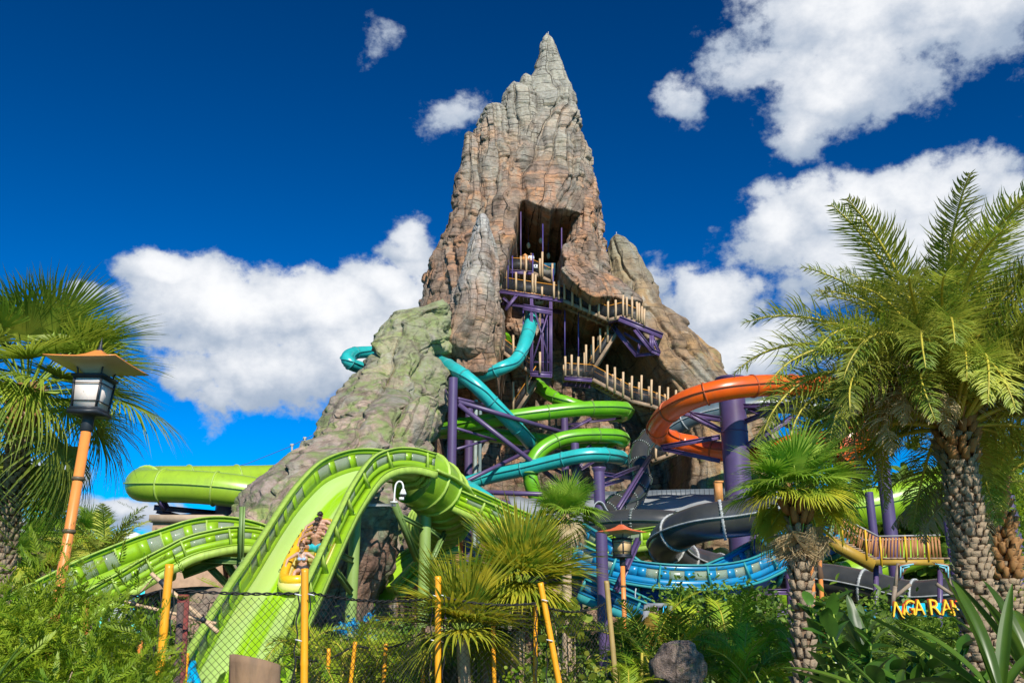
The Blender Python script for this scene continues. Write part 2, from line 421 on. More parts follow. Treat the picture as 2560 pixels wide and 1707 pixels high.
def rockmass(name, rows, mat, parent=None, seed=0, w=1.25, hrow=1.35, block=.20, crack=.22, big=.8, dz=.17, na=300, pushes=(), close_bottom=False, arc=(0, 2 * PI), power=2.0, sharpcol=1.0, warp=1.0, flute=2.9, fluted=.5, rough=.12):
    """rows (py, xl, xr, Y, ry): rings stacked in height, each an ellipse; blocky carved joints"""
    Z = []; CX = []; RX = []; CY = []; RY = []
    for py, xl, xr, Y, ry in rows:
        c = P((xl + xr) / 2, py, Y); zc = Y * cp + (c.z - CAMZ) * sp
        Z.append(c.z); CX.append(c.x); RX.append((xr - xl) / 2 / F * zc); CY.append(Y); RY.append(ry)
    Z = np.array(Z); o = np.argsort(Z); Z = Z[o]
    CX, RX, CY, RY = (np.array(a)[o] for a in (CX, RX, CY, RY))
    n = max(8, int((Z[-1] - Z[0]) / dz)); zs = np.linspace(Z[0], Z[-1], n)
    f = lambda A: np.interp(zs, Z, A)
    cx, rx, cy, ry = f(CX), f(RX), f(CY), f(RY)
    k = np.ones(3) / 3
    th = np.linspace(arc[0], arc[1], na, endpoint=not (abs(arc[1] - arc[0] - 2 * PI) < 1e-6))
    TH, ZZ = np.meshgrid(th, zs)
    ct, st = np.sin(TH), -np.cos(TH)       # th = 0 faces the camera (-Y)
    e = 2.0 / power
    ex = np.sign(ct) * np.abs(ct) ** e; ey = np.sign(st) * np.abs(st) ** e
    X = cx[:, None] + rx[:, None] * ex; Y = cy[:, None] + ry[:, None] * ey
    nx, ny = ct / np.maximum(rx[:, None], .3), st / np.maximum(ry[:, None], .3); l = np.hypot(nx, ny); nx /= l; ny /= l
    rad = np.sqrt(rx * ry)[:, None]
    p3 = np.stack([X, Y, ZZ], -1)
    THc = (TH + PI) % (2 * PI) - PI
    wp = fbm(p3 * .18, 3, seed) * warp
    s_ = THc * rad * .92 + wp * .55 + fbm(p3 * np.array([.8, .8, .25]), 2, seed + 3) * .35
    ci = s_ / w; ii = np.floor(ci); fs = ci - ii
    zw = ZZ + fbm(p3 * .4, 2, seed + 8) * .3
    rowv = zw / hrow + .5 * (ii % 2)
    jj = np.floor(rowv); fz = rowv - jj
    rb = _h(ii.astype(np.int64), jj.astype(np.int64), np.zeros_like(ii, dtype=np.int64), seed + 9)
    rc = _h(ii.astype(np.int64), np.full(ii.shape, 3, dtype=np.int64), np.zeros_like(ii, dtype=np.int64), seed + 11)
    r2 = _h(ii.astype(np.int64), jj.astype(np.int64), np.full(ii.shape, 2, dtype=np.int64), seed + 13)
    dv = np.minimum(fs, 1 - fs) * w; dh = np.minimum(fz, 1 - fz) * hrow
    ckv = np.clip(1 - dv / .13, 0, 1) * (rc > .25); ckh = np.clip(1 - dh / .10, 0, 1) * (r2 > .3)
    ck = np.maximum(ckv, ckh * .9) * sharpcol
    soft = np.clip(fbm(p3 * .33, 2, seed + 31) * .8 + .75, .15, 1)
    amp = np.minimum(1, rad / 3.0)
    disp = big * fbm(p3 * np.array([.16, .16, .11]), 4, seed + 1) * amp
    disp += (rb - .5) * 2 * block * amp * soft + (rc - .5) * 1.9 * block * amp
    disp -= ck * crack * soft
    disp += rough * fbm(p3 * 1.3, 3, seed + 2) * amp
    fl = (s_ + wp * .35 + .4 * vnoise(p3 * np.array([.3, .3, .09]), seed + 61)) / flute; fi = np.floor(fl); fw = np.abs((fl - fi) * 2 - 1)
    gr = _h(fi.astype(np.int64), np.full(fi.shape, 5, dtype=np.int64), np.zeros_like(fi, dtype=np.int64), seed + 63)
    disp -= fluted * np.clip((fw - .72) / .28, 0, 1) ** 1.6 * amp * (.4 + .6 * np.clip(fbm(p3 * .12, 2, seed + 65) + .6, 0, 1)); disp += (gr - .5) * fluted * .9 * amp
    tape = np.clip((zs[-1] - ZZ) / 1.0, 0.0, 1)
    disp = disp * (.25 + .75 * tape)
    X = X + nx * disp; Y = Y + ny * disp; Zd = ZZ + .12 * fbm(p3 * .9, 2, seed + 4)
    V = np.stack([X, Y, Zd], -1)
    ca = ck * soft
    for poly, depth, soft_px in pushes:
        px, py = project(V)
        jit = fbm(p3 * .35, 4, seed + 51) * 9
        d = poly_sd(px + jit, py + jit * .7, poly)
        wgt = np.clip(.5 - d / soft_px, 0, 1); wgt = wgt * wgt * (3 - 2 * wgt)
        front = np.clip((cy[:, None] + .2 * ry[:, None] - V[..., 1]) / 2, 0, 1)
        V[..., 1] += wgt * front * (depth + fbm(p3 * .12, 3, seed + 77) * 2.2)
    mb = MB(); closed = abs(arc[1] - arc[0] - 2 * PI) < 1e-6
    mb.grid(V, closed)
    b_ = mb.n
    top = V[-1].mean(0) + np.array([0, 0, .25]); bot = V[0].mean(0)
    off = (n - 1) * na
    if closed:
        tri = np.array([(off + i, off + (i + 1) % na, b_) for i in range(na)]); 
        trb = np.array([((i + 1) % na, i, b_ + 1) for i in range(na)])
        mb.v.append(np.array([top, bot])); mb.n += 2; mb.f.setdefault(3, []).extend([tri, trb])
    ob = mb.build(name, mat, parent, smooth=True)
    a = ob.data.attributes.new('crack', 'FLOAT', 'POINT')
    vals = np.zeros(len(ob.data.vertices), np.float32); vals[:ca.size] = ca.ravel()[:len(vals)]
    a.data.foreach_set('value', vals)
    a = ob.data.attributes.new('suv', 'FLOAT_VECTOR', 'POINT')
    sv = np.zeros((len(ob.data.vertices), 3), np.float32); sv[:zw.size, 0] = (zw / hrow).ravel() ; sv[:zw.size, 1] = ci.ravel()
    a.data.foreach_set('vector', sv.ravel())
    return ob

gm = M('soil', (.16, .12, .08), .95, .3, .6, bump=.5, c2=(.07, .09, .04))
mb = MB(); G = np.zeros((60, 60, 3))
for i, y in enumerate(np.concatenate([np.linspace(-40, 120, 50), np.geomspace(130, 2500, 10)])):
    for j, x in enumerate(np.concatenate([-np.geomspace(2500, 90, 8), np.linspace(-80, 80, 44), np.geomspace(90, 2500, 8)])):
        G[i, j] = (x, y, 0)
G[..., 2] = .06 * fbm(G * .2, 3, 5) * (np.hypot(G[..., 0], G[..., 1]) < 150)
mb.grid(G); tag(mb.build('ground', gm, smooth=True), kind='structure')

vol = thing('volcano', 'towering carved rock volcano with one sharp main spire above a cave', 'rock mountain', (0, 86, 0))
ROWS_A = [(88, 1365, 1371, 86, .2), (98, 1356, 1382, 86, .5), (115, 1351, 1388, 86, .7), (138, 1347, 1396, 86, .9), (160, 1340, 1406, 86, 1.0), (184, 1330, 1413, 86, 1.2),
          (208, 1316, 1424, 86, 1.4), (246, 1304, 1438, 86, 1.8), (288, 1290, 1450, 86, 2.3), (342, 1262, 1460, 86, 2.9), (412, 1215, 1473, 86, 3.5), (471, 1180, 1484, 86, 4.2),
          (518, 1160, 1490, 86, 5.0), (577, 1130, 1492, 86, 6.0), (620, 1105, 1497, 86, 7), (675, 1078, 1506, 86, 8.5), (735, 1063, 1520, 86, 10),
          (800, 1055, 1590, 86, 11), (900, 1040, 1640, 86, 12), (1000, 1010, 1700, 86, 13), (1150, 960, 1760, 86, 14), (1300, 930, 1830, 86, 14.5), (1640, 900, 1900, 86, 15), (1700, 900, 1900, 86, 15)]
CAVE = [(1292, 520), (1312, 508), (1345, 520), (1375, 530), (1405, 522), (1445, 535), (1458, 560), (1420, 580), (1398, 610), (1402, 680), (1440, 722), (1480, 748),
        (1522, 752), (1640, 758), (1800, 860), (1960, 1100), (1960, 1800), (900, 1800), (1060, 1300), (1085, 1120), (1080, 930), (1160, 940), (1240, 930), (1262, 840), (1258, 780), (1225, 740),
        (1228, 700), (1258, 690), (1272, 650), (1288, 600)]
rockmass('main_spire', ROWS_A, rock_main, vol, seed=3, w=1.05, hrow=1.15, dz=.1, na=640, block=.27, big=.5, warp=.7, pushes=((CAVE, 12.5, 13),), power=2.3)
SH = [('SA', [(188, 1308, 1322, 86, .3), (197, 1302, 1334, 86, .8), (212, 1298, 1345, 86, 1.3), (300, 1290, 1360, 86, 1.6), (380, 1285, 1370, 86, 1.6)]),
      ('SB', [(210, 1281, 1291, 85.6, .3), (218, 1272, 1310, 85.6, .9), (232, 1262, 1335, 85.6, 1.5), (246, 1254, 1345, 85.6, 1.9), (262, 1249, 1350, 85.6, 2.1), (330, 1244, 1355, 85.4, 2.4), (450, 1236, 1350, 85.2, 2.6), (520, 1230, 1290, 85, 2)]),
      ('SC', [(261, 1224, 1238, 85, .3), (267, 1214, 1252, 85, .9), (280, 1203, 1268, 85, 1.5), (294, 1193, 1276, 85, 1.9), (335, 1182, 1284, 84.8, 2.3), (412, 1176, 1292, 84.4, 2.8), (520, 1166, 1292, 84, 3.0), (640, 1160, 1285, 83.4, 2.6), (700, 1160, 1262, 83, 2.4), (724, 1175, 1240, 83, 1.2)]),
      ('SD', [(333, 1166, 1177, 84.6, .3), (342, 1161, 1192, 84.6, .9), (370, 1158, 1206, 84.6, 1.4), (412, 1155, 1216, 84.4, 1.9), (440, 1147, 1222, 84.2, 2.2), (471, 1138, 1226, 84, 2.4), (518, 1132, 1230, 83.6, 2.7), (577, 1116, 1232, 83, 3.0), (620, 1100, 1230, 82.5, 3.2), (675, 1072, 1226, 82, 3.6), (762, 1058, 1215, 81, 4.0), (870, 1050, 1190, 80, 4.0), (920, 1080, 1150, 80, 2.0)]),
      ('SE', [(470, 1462, 1472, 84, .3), (485, 1448, 1488, 84, 1.0), (530, 1430, 1494, 83.6, 1.8), (600, 1412, 1496, 83, 2.6), (660, 1412, 1504, 82.4, 3.0), (700, 1432, 1510, 82, 2.8), (735, 1472, 1520, 82, 2.0), (750, 1496, 1518, 82, .8)])]
for i_, (nm_, rows_) in enumerate(SH): rockmass('rock_buttress', rows_, rock_main, vol, seed=100 + 7 * i_, w=1.05, hrow=1.15, dz=.1, na=300, block=.27, big=.5, power=2.3)
ROWS_B = [(540, 1198, 1216, 76, .5), (550, 1190, 1223, 76, .9), (575, 1180, 1236, 76, 1.4), (620, 1168, 1248, 76, 1.9), (680, 1156, 1256, 76, 2.4), (740, 1140, 1262, 76, 2.9),
          (790, 1132, 1264, 76, 3.2), (835, 1118, 1266, 76, 3.3), (870, 1104, 1262, 76, 3.2), (893, 1110, 1252, 76, 2.9), (908, 1130, 1240, 76, 2.1), (922, 1160, 1225, 76, 1.2), (930, 1185, 1205, 76, .4)]
rockmass('small_spire', ROWS_B, rock_grey, vol, seed=21, w=1.0, hrow=1.0, dz=.11, na=260, block=.18, big=.9, crack=.2, fluted=.35)
ROWS_C = [(590, 1532, 1550, 85, .5), (600, 1524, 1566, 85, 1.0), (620, 1518, 1586, 85, 1.5), (648, 1515, 1606, 85, 2.0), (692, 1514, 1630, 85, 2.6), (742, 1508, 1648, 85, 3.8),
          (796, 1500, 1660, 85, 4.4), (806, 1498, 1674, 85, 4.8), (833, 1497, 1717, 85, 5.6), (865, 1500, 1749, 85, 6.4), (900, 1505, 1787, 85, 7), (938, 1510, 1800, 85, 7.4),
          (1020, 1540, 1870, 85, 8.4), (1100, 1560, 1935, 85, 9), (1200, 1560, 1965, 85, 9.5), (1320, 1560, 1990, 85, 10), (1640, 1550, 2010, 85, 10), (1700, 1550, 2010, 85, 10)]
PC = [(1500, 790), (1560, 800), (1600, 830), (1625, 880), (1660, 930), (1700, 1000), (1725, 1100), (1700, 1700), (1480, 1700), (1480, 800)]
rockmass('right_spire', ROWS_C, rock_right, vol, seed=33, w=1.7, hrow=2.0, dz=.15, na=420, block=.2, big=.85, pushes=((PC, 8.0, 24),))
ROWS_D = [(752, 1102, 1110, 73, .3), (764, 1086, 1122, 73, .9), (777, 1056, 1128, 73, 1.7), (800, 991, 1131, 73, 2.6), (830, 979, 1130, 72.6, 3.2), (868, 953, 1124, 72, 3.8),
          (885, 942, 1092, 71.5, 4), (910, 928, 1082, 71, 4.4), (945, 888, 1104, 70, 5), (998, 838, 1114, 67.5, 5.5), (1040, 824, 1119, 65, 6), (1079, 808, 1100, 62, 6.2), (1117, 774, 1072, 60, 6.4),
          (1156, 728, 1056, 58, 6.6), (1226, 668, 1035, 55, 6.8), (1278, 636, 1018, 53, 7), (1350, 610, 1008, 51, 7), (1430, 600, 990, 50, 7), (1500, 590, 960, 49.5, 7), (1640, 580, 950, 49, 7), (1730, 580, 950, 49, 7)]
rockmass('mossy_ridge', ROWS_D, rock_moss, vol, seed=47, w=2.9, hrow=3.4, dz=.1, na=520, block=.24, big=1.4, rough=.26, crack=.16, warp=2.2, sharpcol=.8, flute=3.6, fluted=.75)
# low knob and toe at the front of the ridge
ROWS_E = [(990, 1060, 1072, 58.4, .3), (1003, 1035, 1100, 58.4, 1.4), (1030, 1000, 1114, 58.4, 2.4), (1070, 975, 1108, 57.9, 2.8), (1110, 960, 1080, 57.4, 2.6), (1150, 965, 1050, 57.0, 1.8), (1170, 985, 1030, 56.9, .6)]
rockmass('rock_knob', ROWS_E, rock_moss, vol, seed=58, w=2.0, hrow=2.2, dz=.1, na=200, block=.1, big=.7, crack=.12)
ROWS_G = [(1255, 900, 960, 40.3, .8), (1275, 860, 1000, 40.3, 2.0), (1320, 800, 1012, 40.3, 2.8), (1370, 790, 1002, 40.3, 3.0), (1420, 800, 982, 40.3, 2.8), (1460, 800, 960, 40.3, 2.4), (1492, 790, 945, 40.3, 2.2), (1560, 760, 930, 40.3, 2.4), (1640, 740, 930, 40.3, 2.5), (1760, 740, 930, 40.3, 2.5)]
rockmass('ridge_toe', ROWS_G, rockmat('red_rock', (.42, .24, .16), (.38, .40, .24), (.40, .42, .26), (.42, .26, .18), (5.5, 9), .3, (20, 30), .6), vol, seed=71, w=1.6, hrow=1.1, dz=.07, na=220, block=.12, big=.5, crack=.12)
# lightning rods
mb = MB().beam(P(1371, 98, 86), P(1371, 80, 86), .05); mb.build('lightning_rod', M('rod_metal', (.5, .5, .5), .5), vol)
mb = MB().beam(P(1541, 592, 88), P(1541, 580, 88), .05); mb.build('lightning_rod', bpy.data.materials['rod_metal'], vol)
# ---------------------------------------------------------------- water slides
def gel(name, c, rough=.32, streak=.25, c2=None):
    return M(name, c, rough, streak, .9, c2=c2, dirt=.22, coat=.25, bump=.06, bscale=9)
lime = gel('lime_shell', (.30, .52, .012), c2=(.24, .42, .02))
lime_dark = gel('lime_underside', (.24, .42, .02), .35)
flange_lime = M('flange_lime', (.36, .52, .08), .5, .15, 4, dirt=.3)
green = gel('green_shell', (.17, .48, .012), c2=(.12, .38, .01))
teal = gel('teal_shell', (.03, .50, .47), c2=(.02, .38, .37))
orange = gel('orange_shell', (.85, .13, .006), c2=(.72, .09, .004))
orange_fl = M('orange_flange', (.42, .08, .015), .5)
charcoal = gel('charcoal_shell', (.062, .062, .056), .30, c2=(.03, .032, .03))
slate = gel('slate_shell', (.10, .14, .16), .35)
white_fl = M('weathered_flange', (.36, .37, .36), .6, .3, 6)
dark_fl = M('dark_flange', (.03, .05, .04), .6)
teal_fl = M('teal_flange', (.03, .28, .28), .5)
green_fl = M('green_flange', (.14, .30, .04), .5)
purple = M('purple_steel', (.092, .058, .145), .42, .12, 1.5, dirt=.15, coat=.1)
purple_bright = M('purple_steel_bright', (.12, .074, .19), .42, .15, 1.5, dirt=.1)
sage = M('sage_steel', (.26, .38, .09), .45, .1, 2, dirt=.15)
sage_dark = M('sage_steel_beam', (.16, .26, .07), .5, .12, 2, dirt=.2)
bolt_m = M('bolt_metal', (.75, .75, .72), .4)
blue = gel('blue_shell', (.008, .26, .48), c2=(.006, .20, .40))
royal = gel('royal_shell', (.008, .15, .62), c2=(.006, .11, .50))

# the faded floor of the raft slide: streaks that run down its length
def streakmat():
    m, nt, b = newmat('lime_streaked'); N = nt.nodes.new; L = nt.links.new
    a = N('ShaderNodeAttribute'); a.attribute_name = 'suv'
    mp = N('ShaderNodeMapping'); mp.inputs['Scale'].default_value = (.07, 1.6, 1); L(a.outputs['Vector'], mp.inputs[0])
    n = N('ShaderNodeTexNoise'); n.inputs['Scale'].default_value = 1.0; n.inputs['Detail'].default_value = 5; L(mp.outputs[0], n.inputs['Vector'])
    s = N('ShaderNodeSeparateXYZ'); L(a.outputs['Vector'], s.inputs[0])
    # the wet lane left of the middle stays deep, the outer lanes are bleached
    x = N('ShaderNodeMath'); x.operation = 'SUBTRACT'; L(s.outputs[1], x.inputs[0]); x.inputs[1].default_value = -.25
    x2 = N('ShaderNodeMath'); x2.operation = 'ABSOLUTE'; L(x.outputs[0], x2.inputs[0])
    x3 = N('ShaderNodeMath'); x3.operation = 'MULTIPLY_ADD'; L(n.outputs[0], x3.inputs[0]); x3.inputs[1].default_value = .6; L(x2.outputs[0], x3.inputs[2])
    r = N('ShaderNodeMapRange'); r.interpolation_type = 'SMOOTHSTEP'; r.inputs[1].default_value = .52; r.inputs[2].default_value = .66; L(x3.outputs[0], r.inputs[0])
    mx = N('ShaderNodeMix'); mx.data_type = 'RGBA'; L(r.outputs[0], mx.inputs[0]); mx.inputs[6].default_value = (.30, .56, .004, 1); mx.inputs[7].default_value = (.44, .62, .17, 1)
    n2 = N('ShaderNodeTexNoise'); n2.inputs['Scale'].default_value = 1.0; n2.inputs['Detail'].default_value = 8
    mp2 = N('ShaderNodeMapping'); mp2.inputs['Scale'].default_value = (.5, 9, 1); L(a.outputs['Vector'], mp2.inputs[0]); L(mp2.outputs[0], n2.inputs['Vector'])
    r2 = N('ShaderNodeMapRange'); r2.inputs[1].default_value = .5; r2.inputs[2].default_value = .75; r2.inputs[4].default_value = .45; L(n2.outputs[0], r2.inputs[0])
    m2 = N('ShaderNodeMix'); m2.data_type = 'RGBA'; L(r2.outputs[0], m2.inputs[0]); L(mx.outputs[2], m2.inputs[6]); m2.inputs[7].default_value = (.52, .66, .28, 1)
    L(m2.outputs[2], b.inputs['Base Color']); b.inputs['Roughness'].default_value = .3; b.inputs['Coat Weight'].default_value = .4; b.inputs['Coat Roughness'].default_value = .15
    return m
lime_streak = streakmat()
def panemat():
    m, nt, b = newmat('smoked_pane'); b.inputs['Base Color'].default_value = (.36, .43, .30, 1); b.inputs['Roughness'].default_value = .18
    N = nt.nodes.new; L = nt.links.new
    tr = N('ShaderNodeBsdfTransparent'); tr.inputs[0].default_value = (.75, .8, .7, 1); ms = N('ShaderNodeMixShader'); ms.inputs[0].default_value = .62
    L(tr.outputs[0], ms.inputs[1]); L(b.outputs[0], ms.inputs[2]); L(ms.outputs[0], nt.nodes['Material Output'].inputs[0]); return m
pane = panemat()

def tube_slide(name, label, pts, r, mat, flm, ring=3.2, cat='water slide', seam=True, bolts=False, group=None, n=22, rings=True, z0=0):
    path = resample(spline([P(*p) for p in pts], .25), .25)
    root = thing(name, label, cat, (path[0].x, path[0].y, z0), group=group)
    fr = hframes(path)
    step = max(2, int(ring / .25)); i = 0; m = len(path)
    while i < m - 1:
        j = min(m - 1, i + step)
        if m - 1 - j < step // 3: j = m - 1
        ang = np.linspace(0, 2 * PI, n, endpoint=False)
        G = np.array([np.array(c) + r * (np.cos(ang)[:, None] * np.array(S) + np.sin(ang)[:, None] * np.array(U)) for c, S, U in fr[i:j + 1]])
        MB().grid(G, True).build('tube_section', mat, root, smooth=True)
        if rings and j < m - 1:
            c, S, U = fr[j]; T = S.cross(U) * -1
            mb = MB(); rr = [(r * .99, -.05), (r * 1.09, -.05), (r * 1.09, .05), (r * .99, .05)]
            G = np.array([np.array(c) + q * (np.cos(ang)[:, None] * np.array(S) + np.sin(ang)[:, None] * np.array(U)) + t * np.array(T) for q, t in rr])
            mb.grid(G, True); fl = mb.build('flange_ring', flm, root)
            if bolts:
                bm = MB()
                for a in np.linspace(0, 2 * PI, 30, endpoint=False):
                    p = np.array(c) + r * 1.06 * (math.cos(a) * np.array(S) + math.sin(a) * np.array(U))
                    bm.beam(p - .065 * np.array(T), p + .065 * np.array(T), .028)
                bm.build('bolts', bolt_m, fl, kind='stuff')
        i = j
    if seam:
        for sg in (-1, 1):
            mb = MB(); mb.loft([(c + S * sg * (r + .03), S, U) for c, S, U in fr], [(-.06, -.03), (.06, -.03), (.06, .03), (-.06, .03)])
            mb.build('seam_flange', flm, root)
    return root, fr

tube_slide('tube_slide', 'pale lime tube slide ending in a rounded bend beyond the arching lime slide', [(900, 1180, 70), (700, 1196, 66), (600, 1200, 64), (480, 1202, 62), (400, 1203, 60.5), (362, 1206, 59), (356, 1212, 58), (390, 1214, 57.3), (470, 1216, 57), (560, 1223, 57), (650, 1236, 57.5), (760, 1255, 59)], 1.0, gel('pale_lime_shell', (.34, .52, .03), c2=(.28, .44, .03)), flange_lime, 3.4)
tube_slide('tube_slide', 'turquoise tube slide looping out past the mossy ridge and back into the cave',
    [(1335, 760, 84), (1328, 800, 79), (1312, 858, 76), (1290, 900, 75), (1250, 922, 74), (1200, 941, 75), (1150, 955, 76), (1100, 960, 78), (1030, 945, 81), (960, 934, 82), (905, 920, 80), (874, 908, 78.5), (868, 893, 79), (885, 883, 80.5), (930, 880, 82), (985, 881, 82), (1040, 888, 79), (1095, 904, 73), (1140, 926, 69), (1185, 960, 68), (1225, 1000, 68.3), (1265, 1042, 69), (1310, 1088, 71), (1345, 1130, 74)], .55, teal, teal_fl, 3.0)
tube_slide('tube_slide', 'turquoise tube slide curving low under the green coils', [(1560, 1150, 74), (1545, 1142, 70), (1510, 1137, 68), (1460, 1138, 67.5), (1400, 1150, 68), (1310, 1172, 69), (1220, 1192, 70), (1150, 1213, 70), (1090, 1222, 70)], .54, teal, teal_fl, 3.4)
tube_slide('tube_slide', 'short turquoise tube slide dropping behind the fan palm', [(1100, 1170, 66), (1140, 1206, 62), (1185, 1232, 60), (1230, 1264, 59), (1285, 1310, 58)], .56, teal, teal_fl, 2.4)
tube_slide('tube_slide', 'bright green tube slide coiling twice between the purple posts',
    [(1318, 925, 88), (1340, 958, 83), (1372, 985, 80), (1410, 1003, 79), (1460, 1020, 79), (1520, 1036, 78), (1556, 1037, 76), (1566, 1026, 73.6), (1540, 1020, 72), (1450, 1022, 70.6), (1340, 1034, 70), (1230, 1050, 70), (1150, 1064, 71), (1108, 1073, 73), (1104, 1079, 75), (1120, 1078, 73.5), (1200, 1084, 71.5), (1320, 1097, 72), (1420, 1108, 74), (1510, 1112, 76), (1550, 1106, 75), (1554, 1096, 73), (1530, 1089, 71.5), (1450, 1090, 70.2), (1392, 1102, 69.7), (1348, 1130, 69.2), (1327, 1170, 69), (1329, 1210, 69), (1346, 1256, 69.5)], .57, green, green_fl, 3.6)
tube_slide('tube_slide', 'bright green tube slide emerging under the wooden stair landing', [(1240, 820, 89), (1262, 845, 85), (1275, 880, 84), (1290, 920, 84)], .55, green, green_fl, 3.6)
tube_slide('tube_slide', 'orange tube slide sweeping round the thick purple column', [(2240, 1010, 66), (2160, 985, 62), (2080, 968, 58), (2000, 964, 56), (1900, 964, 54.6), (1800, 976, 54), (1712, 1004, 55), (1656, 1046, 57.5), (1646, 1083, 60.5), (1690, 1104, 62), (1730, 1112, 62), (1800, 1128, 61), (1900, 1130, 59.5), (1990, 1110, 58), (2060, 1104, 57), (2130, 1080, 56.5), (2190, 1030, 57), (2260, 990, 60)], .66, orange, orange_fl, 3.0)
tube_slide('bowl_slide', 'wide orange chute dipping behind the dead palm fronds', [(2090, 1150, 50), (2120, 1100, 50), (2170, 1060, 50.5), (2230, 1020, 51.5)], 1.05, orange, orange_fl, 2.2)
tube_slide('tube_slide', 'slate grey tube slide visible through the loop of the orange slide', [(1640, 1110, 72), (1680, 1075, 71), (1730, 1045, 70), (1800, 1025, 69.5), (1900, 1012, 69), (2000, 1015, 69), (2080, 1035, 69)], .66, slate, white_fl, 3.0)
tube_slide('tube_slide', 'black tube slide winding down beside the orange bend', [(1640, 1075, 67), (1615, 1105, 65), (1597, 1135, 64), (1600, 1175, 63), (1604, 1205, 62), (1580, 1243, 60), (1540, 1262, 58), (1505, 1290, 56)], .64, charcoal, dark_fl, 1.9, bolts=True)
tube_slide('tube_slide', 'straight black chute behind the smaller lamp', [(1480, 1312, 47), (1560, 1305, 46.5), (1650, 1306, 46), (1740, 1316, 46)], .62, charcoal, dark_fl, 2.2, bolts=True)
tube_slide('tube_slide', 'big charcoal tube slide bending in front of the thick purple column',
    [(2100, 1262, 36.4), (2030, 1270, 36.8), (1950, 1278, 37.2), (1850, 1294, 37.6), (1760, 1306, 38), (1690, 1332, 39.2), (1664, 1362, 41), (1700, 1394, 43), (1770, 1418, 44.3), (1870, 1440, 45), (1960, 1446, 45), (2070, 1450, 44), (2170, 1468, 43), (2270, 1492, 42), (2370, 1488, 41), (2480, 1470, 41)], .74, charcoal, white_fl, 2.4, bolts=True)
tube_slide('tube_slide', 'lime tube slide behind the wooden stair at the tall palm', [(1940, 1290, 60), (2050, 1275, 58), (2160, 1270, 57), (2280, 1240, 57), (2400, 1190, 58)], 1.1, lime, flange_lime, 3.4)
tube_slide('tube_slide', 'lime tube slide low behind the purple braces', [(1800, 1400, 62), (1900, 1470, 58), (2000, 1480, 57), (2120, 1440, 57), (2300, 1380, 58)], .9, lime, flange_lime, 3.4)

